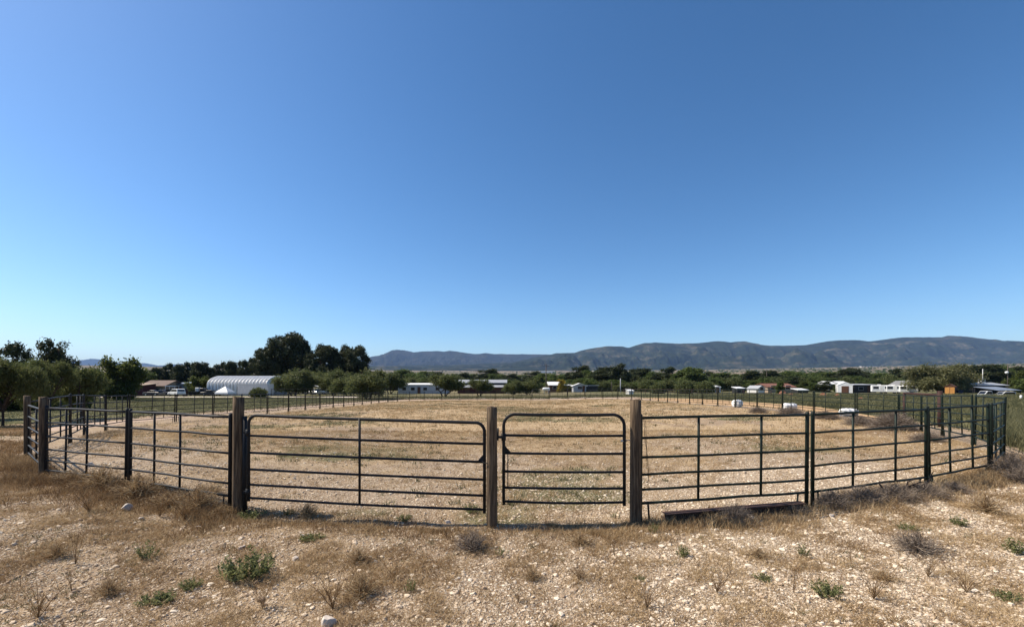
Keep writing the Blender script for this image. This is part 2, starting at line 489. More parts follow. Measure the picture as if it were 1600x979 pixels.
ribbon('dirt_path', [(20.6, 24), (22.2, 30), (23.6, 38), (25.2, 50), (25.6, 64), (23, 74)], [.8, 2.2, 5.6, 9.0, 11.0, 7.0], mat('dirt_path', (0.50, 0.335, 0.185), (0.36, 0.235, 0.13), rough=1, scale=2, spec=.05), 0.05, 5)

# ------------------------------------------------------------------ mountains
def mountain_mat(name, dark, mid, pale, sc):
    m, N, L, P = new_mat(name)
    P.inputs['Roughness'].default_value = 1.0; P.inputs['Specular IOR Level'].default_value = 0.05
    geo = N.new('ShaderNodeNewGeometry')
    mp = N.new('ShaderNodeMapping'); mp.inputs['Scale'].default_value = (1, 1, 2.2)
    L.new(geo.outputs['Position'], mp.inputs['Vector'])
    def nz(s, d=8, r=.62):
        n = N.new('ShaderNodeTexNoise'); n.inputs['Scale'].default_value = s; n.inputs['Detail'].default_value = d; n.inputs['Roughness'].default_value = r
        L.new(mp.outputs['Vector'], n.inputs['Vector']); return n.outputs['Fac']
    def rp(s, a, b, ca, cb):
        r = N.new('ShaderNodeValToRGB')
        r.color_ramp.elements[0].position = a; r.color_ramp.elements[0].color = (*ca, 1)
        r.color_ramp.elements[1].position = b; r.color_ramp.elements[1].color = (*cb, 1)
        L.new(s, r.inputs['Fac']); return r.outputs['Color']
    x = N.new('ShaderNodeMix'); x.data_type = 'RGBA'
    L.new(rp(nz(sc * 3), .50, .62, (0, 0, 0), (1, 1, 1)), x.inputs['Factor'])
    L.new(rp(nz(sc * 14, 5), .38, .62, dark, mid), x.inputs[6])
    # pale slopes mostly low on the mountain (rock and dry grass)
    L.new(rp(nz(sc * 18, 5), .42, .62, mid, pale), x.inputs[7])
    L.new(x.outputs[2], P.inputs['Base Color'])
    return m

def mountain(name, ridge, d_ridge, d_base, d_back, y_base, seed, m, foot=0.0, rough=1.0):
    """ridge: (pixel column, pixel row) of the skyline; real terrain running from d_base up to d_ridge and down behind"""
    rx = np.array([p[0] for p in ridge], float); ry = np.array([p[1] for p in ridge], float)
    nx, nt = 1500, 150
    px = np.linspace(rx[0], rx[-1], nx)
    X = (px - HX) / F * d_ridge
    py = np.interp(px, rx, ry)
    py = np.convolve(np.pad(py, 3, mode='edge'), np.ones(7) / 7, 'valid')
    py = py + 0.9 * (fbm(px * .12, px * 0, seed + 3, 3) - .5)
    zr = EYE - (py - HY) / F * d_ridge
    zb = EYE - (y_base - HY) / F * d_base
    t = np.concatenate([np.linspace(0, 1, nt - 20), np.linspace(1.05, 2, 20)])
    V = []
    for tt in t:
        if tt <= 1: Y = d_base + (d_ridge - d_base) * tt
        else: Y = d_ridge + (d_back - d_ridge) * (tt - 1)
        k = d_ridge
        spur = np.abs(fbm(X / (k * .05), np.full(nx, Y / (k * .16)), seed, 6) - .5) * 2
        hill = fbm(X / (k * .09), np.full(nx, Y / (k * .06)), seed + 40, 6)
        prof = tt ** 1.25 if tt <= 1 else (1 - (tt - 1)) ** 1.2
        w = 4 * tt * (1 - tt) if tt <= 1 else 0.0
        Z = zb + (zr - zb) * prof
        Z = Z + (zr - zb) * (w * rough * (0.55 * (spur - .30) + 0.60 * (hill - .5)) + foot * math.exp(-((tt - .3) / .16) ** 2) * sstep(.45, .75, hill))
        if tt < 1:
            # no slope in front may stand above the skyline
            lim = EYE + (zr - EYE) * Y / d_ridge * (0.985 if tt > .9 else .95)
            Z = np.minimum(Z, lim)
        if tt == 0: Z = Z * 0 + zb - 60
        if tt == 2: Z = Z * 0 + zb - 60
        V.append(np.stack([X, np.full(nx, Y), Z], 1))
    V = np.concatenate(V)
    n = len(t)
    i = np.arange(n - 1)[:, None] * nx; k = np.arange(nx - 1)[None, :]
    q = np.stack([i + k, i + k + 1, i + nx + k + 1, i + nx + k], -1).reshape(-1, 4)
    return tag(np_mesh(name, V, [q], m, smooth=True), kind='structure')

mm_near = mountain_mat('mountain_scrub', (0.011, 0.015, 0.010), (0.022, 0.031, 0.019), (0.105, 0.090, 0.061), 0.0011)
mm_far = mountain_mat('mountain_forest', (0.012, 0.017, 0.012), (0.026, 0.028, 0.021), (0.06, 0.053, 0.04), 0.0009)
mountain('mountains', [(560, 572), (700, 570), (800, 566), (840, 557), (863, 553.5), (867, 551.4), (898, 550.8), (908.5, 547.4), (924, 544), (943, 541.3), (950, 540), (962, 541), (974.5, 541), (981.4, 543.5), (990.4, 540.4), (1006, 535.6), (1023.4, 534.9), (1063, 536.4), (1087.6, 535.6), (1101.5, 534.9), (1119, 532.6), (1129, 533), (1141.5, 534.3), (1164, 533), (1179.7, 536), (1194.7, 539.3), (1226, 539.9), (1257, 539.3), (1272, 536.5), (1294, 532.9), (1316, 531), (1345, 531.4), (1358, 533.2), (1371, 531.4), (1398.7, 527.7), (1407.6, 526.8), (1472, 526.8), (1481, 524), (1508.7, 525.5), (1523, 527), (1545, 530), (1573, 532.5), (1600, 534), (1700, 539), (1850, 545), (2050, 552)],
         6600, 4500, 8200, 577.5, 11, mm_near, foot=0.20)
mountain('hills', [(380, 575), (480, 570), (530, 567), (564, 561), (582, 557), (592, 555), (597, 556), (602.6, 552.6), (611, 547.4), (621.7, 546), (632, 547), (646, 550), (663, 548.7), (682, 548), (694.6, 549), (703, 547.4), (715.4, 549), (733, 552), (746.7, 552.6), (759, 551), (771, 552.6), (799, 553), (830, 553.3), (863, 553.4), (940, 556), (1060, 565)],
         10200, 7600, 12200, 577, 23, mm_far, rough=0.8)
mountain('hills', [(-15, 571), (40, 570), (100, 566.5), (112, 565), (129, 562), (141.5, 560), (156, 561), (171, 563), (178, 566), (198, 568), (213, 566), (230, 567.5), (253.5, 572), (268, 569.6), (283, 568), (290, 570.5), (330, 574), (420, 578)],
         15500, 12800, 16800, 580, 37, mm_far, rough=0.7)

# ------------------------------------------------------------------ haze: one even box of air round everything
def haze(density):
    b = MB().box((0, 0, 548), (2, 2, 1103))
    b.v = [(x * 18900, y * 18900 , z) for x, y, z in b.v]
    m = bpy.data.materials.new('haze'); m.use_nodes = True
    N = m.node_tree.nodes; N.remove(N['Principled BSDF'])
    pv = N.new('ShaderNodeVolumePrincipled')
    pv.inputs['Color'].default_value = (0.37, 0.59, 1.0, 1)
    pv.inputs['Density'].default_value = density
    pv.inputs['Anisotropy'].default_value = 0.0
    m.node_tree.links.new(pv.outputs['Volume'], N['Material Output'].inputs['Volume'])
    tag(b.build('haze', m), kind='stuff')
HAZE = 3.7e-5
if HAZE: haze(HAZE)
# ------------------------------------------------------------------ corral: six-rail panels, gates, wooden posts
RAIL_T = [0.0, 0.235, 0.46, 0.665, 0.84, 1.0]     # rails lie closer together towards the bottom
PH = 1.24                                          # top rail to bottom rail

def rail_pts(L, z, wob=0.006, n=5, seed=0):
    rnd = random.Random(seed)
    return [(L * i / (n - 1), rnd.uniform(-wob, wob) if 0 < i < n - 1 else 0, z + (rnd.uniform(-wob, wob) if 0 < i < n - 1 else 0)) for i in range(n)]

def make_panel(name, m, seed, label, L=3.05, ups=(0.33, 0.70), lo=0.29):
    """local x along the panel, z = 0 at the ground; top rail at lo + PH"""
    t = thing(name, label, 'fence panel')
    top = lo + PH
    for i, q in enumerate(RAIL_T):
        z = top - q * PH
        MB().tube(rail_pts(L, z, 0.008, 6, seed + i), 0.021 if i in (0, 5) else 0.0185, 8).build('rail', m, t)
    for u in ups:
        MB().tube([(L * u, 0, lo), (L * u + .004, 0.002, lo + PH * .5), (L * u, 0, top)], 0.019, 8).build('upright', m, t)
    for x in (0.034, L - 0.034):
        MB().tube([(x, 0, 0.02), (x, 0, top + .01), (x, 0, top + 0.055)], [0.029, 0.029, 0.024], 10).build('end_post', m, t)
    for x, dx in ((0.16, .03), (L - 0.20, -.02)):
        MB().tube([(x, 0, lo), (x + dx, 0.01, 0.0)], 0.014, 6).build('foot', m, t)
    return t

def place_panel(proto, A, B, label, group, first=False, dz=0.0, za=None, zb=None, gap=0.03):
    A = Vector((*A, gz1(*A) if za is None else za)); B = Vector((*B, gz1(*B) if zb is None else zb))
    D = B - A; L = D.xy.length
    A = A + D * (gap / L); L -= 2 * gap
    o = proto if first else copy_tree(proto, (0, 0, 0))
    o.location = (A.x, A.y, A.z + dz)
    o.rotation_euler = (R(random.Random(A.x).uniform(-1.2, 1.2)), -math.atan2(D.z, L), math.atan2(D.y, D.x))
    o.scale = (L / 3.05, 1, 1)
    o['label'] = label; o['group'] = group
    return o

ORD = ['first', 'second', 'third', 'fourth', 'fifth', 'sixth', 'seventh', 'eighth', 'ninth', 'tenth', 'eleventh', 'twelfth', 'thirteenth',
       'fourteenth', 'fifteenth', 'sixteenth', 'seventeenth', 'eighteenth', 'nineteenth', 'twentieth']
pg = make_panel('fence_panel', M['green_pipe'], 5, 'x')
pb = make_panel('fence_panel', M['black_pipe'], 9, 'x', ups=(0.27, 0.53))
G = 'six-rail pipe panels round the arena'
# the front, right of the gates
place_panel(pg, XY(994, 6.5), RINGXY[0], 'dark green six-rail panel above the rusty beam beside the tall post', G, first=True, za=0.0, zb=0.0)
place_panel(pg, RINGXY[0], RINGXY[1], 'dark green six-rail panel with grey dry brush along its foot', G, za=0.0, zb=0.03)
place_panel(pg, RINGXY[1], RINGXY[2], 'short dark green panel ending at the front right corner of the arena', G, za=0.03, zb=0.05)
place_panel(pg, RINGXY[2], RINGXY[3], 'green panel seen nearly edge-on at the right corner of the arena', G, za=0.05, zb=0.06)
# round the right end, up the right side, across the back, down the left side
N_ = len(RINGXY)
for k in range(3, N_ - 2):
    A, B = RINGXY[k], RINGXY[k + 1]
    if k < 8: lab = 'green panel on the rounded right end, %s after the edge-on corner panel' % ORD[k - 3]
    elif k < 19: lab = 'green panel on the straight right side, %s from the near end' % ORD[k - 8]
    elif k < 36: lab = 'dark panel on the curved far side before the track, %s from the right' % ORD[k - 19]
    elif k < 49: lab = 'dark panel on the straight left side, %s from the far end' % ORD[k - 36]
    else: lab = 'dark panel on the rounded left end, %s after the straight left side' % ORD[k - 49]
    p = pg if k < 24 else pb
    lift = -0.02 if k < 19 else 0.0
    place_panel(p, A, B, lab, G, first=(k == 24), dz=lift)
place_panel(pb, RINGXY[N_ - 2], RINGXY[N_ - 1], 'dark panel joining the outer of the two wooden posts at the left corner', G, zb=0.05)
# the front, left of the gates
place_panel(pb, FRONTL[0], FRONTL[1], 'dark six-rail panel from the left corner wooden post, weeds below', G, za=0.02, zb=0.0)
place_panel(pb, FRONTL[1], FRONTL[2], 'dark six-rail panel left of the wooden post that hangs the wide gate', G, za=0.0, zb=-0.02)

def wood_post(name, label, X, Y, z0, z1, r, seed, square=False, cap=None):
    rnd = random.Random(seed)
    n = 14; V = []; hs = 9
    b = MB()
    rings = []
    for i in range(hs + 1):
        u = i / hs
        z = z0 - 0.25 + (z1 - z0 + 0.25) * u
        rad = r * (1.04 - 0.08 * u)
        ring = []
        for k in range(n):
            a = 2 * PI * k / n
            e = 1 + 0.035 * math.sin(3 * a + seed) + rnd.uniform(-.012, .012)
            if square:
                e *= 0.92 / max(abs(math.cos(a)), abs(math.sin(a))) ** 0.75
            ring.append((rad * e * math.cos(a) + 0.010 * u * math.sin(seed), rad * e * math.sin(a), z + (rnd.uniform(-.016, .016) if i == hs else 0)))
        rings += ring
    fs = [(i * n + k, i * n + (k + 1) % n, (i + 1) * n + (k + 1) % n, (i + 1) * n + k) for i in range(hs) for k in range(n)]
    b.add(rings, fs, True)
    m0 = hs * n
    b.f.append(tuple(m0 + k for k in range(n))); b.sm.append(False)
    o = b.build(name, M['wood_post'], None, (X, Y, 0))
    o.rotation_euler = (0, R(rnd.uniform(-.5, .5)), rnd.uniform(0, 6))
    return tag(o, label, 'post', 'weathered wooden posts of the arena')

wood_post('wooden_post', 'weathered wooden post between the left panel and the hinge side of the wide gate', POST_L[0], POST_L[1], -0.03, zpix(619.5, 7.03), 0.088, 2, True)
wood_post('wooden_post', 'shorter round wooden post standing between the wide gate and the narrow gate', POST_C[0], POST_C[1], 0.0, zpix(636, 6.42), 0.077, 4)
wood_post('wooden_post', 'tall knotty wooden post on the latch side of the narrow gate', POST_R[0], POST_R[1], -0.02, zpix(624, 6.5), 0.081, 7)
wood_post('wooden_post', 'nearer of the two wooden posts at the left corner of the arena', *XY(68, 9.0), 0.1, zpix(620, 9.0), 0.072, 11)
wood_post('wooden_post', 'farther of the two wooden posts at the left corner of the arena', *XY(43, 11.5), 0.1, zpix(617.5, 11.5), 0.074, 13, True)

def gate(name, label, A, B, zt, zb, rails, m, arc, brace=None, r=0.0235, rr=0.0185, hinge_left=True, stub=0.05):
    """A, B: ground positions of its two ends; zt, zb: (left, right) heights of the top and bottom rails"""
    A = Vector((*A, 0)); B = Vector((*B, 0)); D = B - A; L = D.length
    t = thing(name, label, 'gate', (A.x, A.y, 0), math.atan2(D.y, D.x), 'pipe gates of the arena')
    def z(u, q):  # u along, q from the top
        a = zt[0] + (zt[1] - zt[0]) * u; b = zb[0] + (zb[1] - zb[0]) * u
        return a + (b - a) * q
    pts = [(0, 0, z(0, 1) - stub)]
    for k in range(9):
        a = PI / 2 * k / 8
        pts.append((arc - arc * math.cos(a), 0, z(0, 0) - arc + arc * math.sin(a)))
    for u in (.25, .5, .75): pts.append((L * u, 0, z(u, 0) - .006))
    for k in range(9):
        a = PI / 2 * (1 - k / 8)
        pts.append((L - arc + arc * math.cos(a), 0, z(1, 0) - arc + arc * math.sin(a)))
    pts.append((L, 0, z(1, 1) - stub))
    MB().tube(pts, r, 10).build('frame', m, t)
    for i, q in enumerate(rails):
        MB().tube([(L * u, 0.0, z(u, q) - 0.008 * math.sin(PI * u) - (.012 * math.sin(PI * u) if i == len(rails) - 1 else 0)) for u in (0, .2, .4, .6, .8, 1)], rr, 8).build('rail', m, t)
    if brace:
        MB().tube([(L * brace, -.012, z(brace, 1)), (L * brace, -.012, z(brace, 0))], 0.019, 8).build('brace', m, t)
    return t, z, L

GA, GB = XY(388.5, 6.85), XY(757, 6.45)
g1, z1, L1 = gate('wide_gate', 'wide dark six-rail gate with one upright in the middle, left of the short post', GA, GB,
                  (zpix(648.5, 6.85), zpix(660, 6.45)), (zpix(777, 6.85), zpix(795.5, 6.45)), [.245, .452, .655, .84, 1.0], M['black_pipe'], 0.13, brace=.487)
for q in (.21, .93):
    b = MB().box((-0.045, 0, z1(0, q)), (0.075, 0.03, 0.03)).tube([(-0.01, 0, z1(0, q) - .05), (-0.01, 0, z1(0, q) + .05)], 0.034, 10)
    b.build('hinge', M['black_pipe'], g1)
# steel channel beside the left post that carries the hinges
b = MB().tube([(0, 0, -0.02), (0, 0, zpix(650, 7))], 0.034, 10)
tag(b.build('hinge_pole', M['black_pipe'], None, (*XY(382.5, 6.98), 0)), 'dark steel pole carrying the hinges, tight against the left gate post', 'pole')
c = MB(); zc = z1(1, .44)
for k in range(9):
    u = k / 8
    c.tube([(L1 - .03 + .13 * u, -.03 - .05 * math.sin(PI * u), zc - .02 * math.sin(PI * u) - .005 * (k % 2)), (L1 - .03 + .13 * (u + .11), -.03 - .05 * math.sin(PI * (u + .11)), zc - .02 * math.sin(PI * (u + .11)) + .005 * (k % 2))], 0.007, 5)
c.add([(L1 - .02, -.012, zc + .09), (L1 - .02, -.012, zc - .02), (L1 - .12, -.012, zc - .02), (L1 - .02, .012, zc + .09), (L1 - .02, .012, zc - .02), (L1 - .12, .012, zc - .02)], [(0, 1, 2), (5, 4, 3), (0, 2, 5, 3), (1, 0, 3, 4), (2, 1, 4, 5)])
c.build('latch', M['black_pipe'], g1)

WA, WB = XY(787, 6.5), XY(975.5, 6.5)
g2, z2, L2 = gate('narrow_gate', 'narrow dark six-rail walk gate with rounded top corners between two wooden posts', WA, WB,
                  (zpix(647, 6.5), zpix(647.5, 6.5)), (zpix(782.5, 6.5), zpix(784, 6.5)), [.24, .445, .655, .842, 1.0], M['black_pipe'], 0.165)
for q in (.26, ):
    b = MB().box((-0.055, 0, z2(0, q)), (0.085, 0.03, 0.035)).tube([(-.085, 0, z2(0, q) - .05), (-.085, 0, z2(0, q) + .13)], .014, 8).tube([(0, 0, z2(0, q) - .05), (0, 0, z2(0, q) + .05)], 0.035, 10)
    b.build('hinge', M['black_pipe'], g2)
zg = z2(0, .445)
MB().add([(.015, -.01, zg + .11), (.015, -.01, zg - .015), (.13, -.01, zg - .015), (.015, .01, zg + .11), (.015, .01, zg - .015), (.13, .01, zg - .015)],
         [(0, 1, 2), (5, 4, 3), (0, 2, 5, 3), (1, 0, 3, 4), (2, 1, 4, 5)]).build('gusset', M['black_pipe'], g2)
MB().tube([(.06, -.015, zg), (.06, -.015, z2(0, .84))], .008, 6).build('latch_rod', M['black_pipe'], g2)
for q in (.30, .90):
    b = MB(); z0 = z2(1, q)
    for k in range(6): b.tube([(L2 + .02 * k, -.005, z0 + .004 * (k % 2) + .012 * math.sin(PI * k / 6)), (L2 + .02 * (k + 1), .005, z0 + .004 * ((k + 1) % 2) + .012 * math.sin(PI * (k + 1) / 6))], .006, 5)
    if q < .5: b.tube([(L2 - .05, 0, z0), (L2 + .03, 0, z0)], .014, 8)
    b.build('latch_chain', M['galv'] if q < .5 else M['black_pipe'], g2)
# side gate at the left corner, seen nearly edge-on
SA, SB = XY(69.5, 9.15), XY(44.5, 11.35)
g3, z3, L3 = gate('side_gate', 'pipe gate seen edge-on between the two wooden posts at the left corner', SA, SB, (1.50, 1.50), (.34, .30), [.235, .46, .665, .84, 1.0], M['black_pipe'], 0.12, brace=.5)
# a wire hanging beside the tall post
w = MB().tube([(0, 0, 1.53), (.015, -.01, 1.2), (.05, -.02, .95), (.07, 0, .62)], .004, 5).tube([(.02, -.02, 1.5), (.03, -.03, 1.1), (.035, -.03, .8)], .0035, 5)
tag(w.build('wire', M['green_pipe'], None, (*XY(1006, 6.5), 0)), 'loose wire hanging from the top rail beside the tall wooden post', 'wire')

# rusty steel beam lying under the first right panel: a channel on its side
A = Vector((*XY(1035, 6.62), 0)); B = Vector((*XY(1250, 7.12), 0)); D = B - A
b = MB(); w, h, e, Lb = .12, .082, .012, D.length
sec = [(-w, 0), (0.02, 0), (0.02, e), (-w / 2 + e, e), (-w / 2 + e, h - e), (0.02, h - e), (0.02, h), (-w, h), (-w, h - e), (-w / 2 - e, h - e), (-w / 2 - e, e), (-w, e)]
b.prism(sec, 'x', 0, Lb)
o = b.build('steel_beam', M['rust'])
o.location = (A.x, A.y, gz1(A.x, A.y) + 0.055); o.rotation_euler = (0.03, -0.012, math.atan2(D.y, D.x))
tag(o, 'rusty steel beam lying on the ground below the dark green front panel', 'beam')
# short boards under it
pl_ = MB().box((Lb / 2, 0, 0), (Lb * .97, .16, .045))
o2 = pl_.build('timber', M['wood_post'], None, (A.x + .02, A.y - .05, gz1(A.x, A.y) + 0.02))
o2.rotation_euler = (0.0, -0.012, math.atan2(D.y, D.x))
tag(o2, 'grey weathered timber lying flat under the rusty steel beam', 'timber')

# brown pipe frame beyond the right end of the arena
fx0, fy, fz = at(1413, 24.5); fx1, _, _ = at(1469, 21.5)
t = thing('pipe_frame', 'rust-brown pipe frame of two posts and a crossbar beyond the right fence', 'frame', (fx0, fy, fz), math.atan2(-3.0, fx1 - fx0))
Lf = math.hypot(fx1 - fx0, 3.0)
for x, rr in ((0, .065), (Lf, .10)):
    MB().tube([(x, 0, -.2), (x, 0, 1.58 if x == 0 else 1.70)], rr, 12).build('post', M['brown_pipe'], t)
MB().tube([(0, 0, 1.53), (Lf, 0, 1.50)], .055, 10).build('crossbar', M['brown_pipe'], t)

# brown rail fence behind the arena, right of centre; dark wire fence far left
def rail_fence(name, label, A, B, h, step, m, nr=2, r=.05):
    A = Vector(A); B = Vector(B); D = B - A; L = D.xy.length; n = max(2, int(L / step))
    t = thing(name, label, 'fence', A, math.atan2(D.y, D.x))
    for i in range(n + 1):
        u = i / n
        MB().tube([(L * u, 0, D.z * u - .2), (L * u, 0, D.z * u + h)], r, 6).build('post', m, t)
    for k in range(nr):
        z = h - .04 - k * h * .45
        MB().tube([(0, 0, z), (L, 0, D.z + z)], r * .8, 6).build('rail', m, t)
rail_fence('rail_fence', 'low brown pipe fence behind the far right corner of the arena', at(975, 98), at(1205, 84), 1.35, 4.6, M['brown_pipe'], 2, .055)
rail_fence('rail_fence', 'dark thin-railed fence in front of the bushes beyond the left field', at(424, 101), at(603, 112), 1.75, 4.2, M['dark'], 2, .04)
rail_fence('rail_fence', 'dark rail fence beyond the track, in front of the white-roofed house', at(832, 93), at(966, 96), 1.7, 3.4, M['dark'], 2, .045)

# white plastic drums lying beyond the right fence
def drum(label, px, d, L, r, yaw, roll=0):
    X, Y, Z = at(px, d)
    b = MB(); n = 20
    prof = [(0, .62), (.02, .86), (.05, .95), (.12, 1), (.30, 1), (.32, 1.05), (.36, 1.05), (.38, 1), (.62, 1), (.64, 1.05), (.68, 1.05), (.70, 1), (.88, 1), (.95, .95), (.98, .86), (1, .62)]
    b.tube([((u - .5) * L, 0, 0) for u, _ in prof], [r * q for _, q in prof], n)
    t = b.build('white_drum', M['white'], None, (X, Y, Z + r * .93)); t.rotation_euler = (0, 0, yaw)
    return tag(t, label, 'drum', 'white drums beyond the right fence')
drum('white drum lying end-on in the weeds, leftmost beyond the right fence', 1152, 38.5, .75, .35, R(35))
drum('white drum lying broadside beyond the right fence beside the bare tan path', 1234, 34.5, .95, .27, R(8))
drum('long white drum nearest the rounded right end of the arena', 1326, 27.5, 1.0, .26, R(4))
# ------------------------------------------------------------------ buildings
def house(name, label, x0, x1, d, hw, hr, dep, wm, rm, style='x', wins=(), doors=(), over=0.4, cat='house', sunk=0.0, yaw=0.0, rt=0.12, chimney=False, group=None, winmat=None):
    """front wall between pixel columns x0..x1 at depth d; hw wall height, hr roof rise, dep depth"""
    xa, xb = (x0 - HX) / F * d, (x1 - HX) / F * d
    W = xb - xa; cx = (xa + xb) / 2; Z = gz1(cx, d) - sunk
    t = thing(name, label, cat, (cx, d, Z), yaw, group)
    MB().box((0, dep / 2, (hw - .6) / 2), (W, dep, hw + .6)).build('wall', wm, t)
    b = MB(); a, o = W / 2 + over, over
    if style == 'x':      # ridge along the front
        p = [(-o, hw - rt * .3), (dep / 2, hw + hr), (dep + o, hw - rt * .3), (dep + o, hw + rt * .7), (dep / 2, hw + hr + rt), (-o, hw + rt * .7)]
        b.prism(p, 'x', -a, a)
        g = MB().prism([(0.01, hw + .004), (dep - .01, hw + .004), (dep / 2, hw + hr - .02)], 'x', -W / 2 + .004, W / 2 - .004)
        g.build('gable', wm, t)
    elif style == 'y':    # gable faces the viewer
        p = [(-a, hw - rt * .3), (0, hw + hr), (a, hw - rt * .3), (a, hw + rt * .7), (0, hw + hr + rt), (-a, hw + rt * .7)]
        b.prism(p, 'y', -o, dep + o)
        MB().prism([(-W / 2 + .01, hw + .004), (W / 2 - .01, hw + .004), (0, hw + hr - .02)], 'y', 0.004, dep - .004).build('gable', wm, t)
    elif style == 'shed':  # single slope, higher at the back
        b.prism([(-o, hw), (dep + o, hw + hr), (dep + o, hw + hr + rt), (-o, hw + rt)], 'x', -a, a)
        MB().prism([(0.01, hw + .003), (dep - .01, hw + .003), (dep - .01, hw + hr * .9)], 'x', -W / 2 + .004, W / 2 - .004).build('gable', wm, t)
    else:                  # flat
        b.box((0, dep / 2, hw + rt / 2 + .003), (W + 2 * over, dep + 2 * over, rt))
    r = b.build('roof', rm, t)
    if chimney:
        MB().box((chimney, dep * .5, hw + hr + .5), (.9, .9, 1.1)).build('cooler', M['white'], r)
    for (u, z, w, h) in wins:
        wn_ = MB().box((u * W / 2, -.02, z), (w + .16, .06, h + .16)).build('window', M['offwhite'] if winmat is None else winmat, t)
        MB().box((u * W / 2, -.05, z), (w, .04, h)).build('pane', M['glass'], wn_)
    for (u, w, h) in doors:
        MB().box((u * W / 2, -.02, h / 2), (w, .07, h)).build('door', M['brownwood'], t)
    return t

# --- left: brown gabled house, dark red lean-to, blue-grey shed
house('brown_house', 'low brown-roofed house behind the parked cars on the left', 224, 254, 118, 2.3, 1.5, 9, M['tan_wall'], M['brownroof'], 'x', [(-.5, 1.3, 1.1, .9), (.45, 1.3, 1.1, .9)], [(0, .95, 2)], over=.7, yaw=R(8))
house('lean_to', 'dark red open-front shed left of the brown-roofed house', 204, 224, 113, 2.5, .5, 4, M['maroon'], M['tan_wall'], 'shed', [(.35, 1.5, .8, .7)], [(-.45, 1.2, 2)], cat='shed', winmat=M['dark'])
house('garage', 'blue-grey metal garage in front of the dark juniper row', 266, 296, 124, 2.9, .5, 7, M['blueroof'], M['blueroof'], 'shed', [], [(-.3, 2.6, 2.2)], cat='garage')
# --- quonset
def quonset():
    d = 113.0; xa = (324 - HX) / F * d; xb = (421 - HX) / F * d; L = xb - xa
    Z = gz1((xa + xb) / 2, d)
    t = thing('quonset_hut', 'white ribbed metal quonset hut with arched roof behind the box trailer', 'hut', (xa, d, Z))
    hw, W, top = 2.6, 9.0, zpix(587.5, d + 4.5) - Z - .6
    prof = [(0, 0), (0, hw)]
    for k in range(1, 16):
        a = PI * k / 16
        prof.append((W / 2 - W / 2 * math.cos(a), hw + (top - hw) * math.sin(a) ** .85))
    prof += [(W, hw), (W, 0)]
    n = len(prof); nr = 18; ns = nr * 10 + 1
    V = []
    for i in range(ns):
        x = L * i / (ns - 1); e = 0.72 * abs(math.sin(PI * nr * i / (ns - 1)))
        for (y, z) in prof:
            cy, cz = W / 2, hw
            vy, vz = y - cy, max(z - cz, 0) * 1.6
            l = math.hypot(vy, vz) or 1
            V.append((x, y + e * vy / l, z + e * vz / l))
    F_ = [(i * n + k, i * n + k + 1, (i + 1) * n + k + 1, (i + 1) * n + k) for i in range(ns - 1) for k in range(n - 1)]
    b = MB().add(V, F_, True); b.build('shell', mat('ribbed_metal', (0.74, 0.73, 0.70), (0.66, 0.65, 0.63), rough=.5, scale=1.5, metal=.2), t)
    for x in (0.06, L - .06):
        e = MB().add([(x, y, z) for y, z in prof], [tuple(range(n))]).build('end_wall', M['greywall'], t)
        if x > 1:
            MB().box((x + .05, W / 2, 1.5), (.06, 3.4, 3.0)).build('door', M['steelroof'], e)
    for k in range(3):
        MB().box((L * (.30 + .2 * k), -.17, 1.7), (1.1, .08, 1.0)).build('window', M['glass'], t)
quonset()
# box trailer in front of it
def box_trailer(name, label, x0, x1, d, h, dep, m, wheels=True):
    xa, xb = (x0 - HX) / F * d, (x1 - HX) / F * d; W = xb - xa; Z = gz1((xa + xb) / 2, d)
    t = thing(name, label, 'trailer', ((xa + xb) / 2, d, Z), R(-4))
    MB().box((0, dep / 2, .55 + (h - .55) / 2), (W, dep, h - .55)).build('body', m, t, bevel=.06)
    MB().box((0, -.02, h - .06), (W + .04, .05, .1)).build('trim', M['galv'], t)
    MB().box((-W / 2 - .02, dep / 2, 1.5), (.05, dep * .85, h - 1.0)).build('rear_door', M['offwhite'], t)
    for s in (-.09, .05):
        w = MB().tube([(W * s, .12, .36), (W * s, -.1, .36)], .36, 14).build('wheel', M['tyre'], t)
        MB().tube([(W * s, -.1, .36), (W * s, -.13, .36)], .19, 10).build('rim', M['galv'], w)
    MB().tube([(W / 2, dep / 2, .5), (W / 2 + 1.4, dep / 2, .48)], .06, 6).build('hitch', M['dark'], t)
box_trailer('box_trailer', 'grey white box trailer parked in front of the quonset hut', 370, 419, 100, zpix(599.6, 100) + .5, 2.4, M['offwhite'])

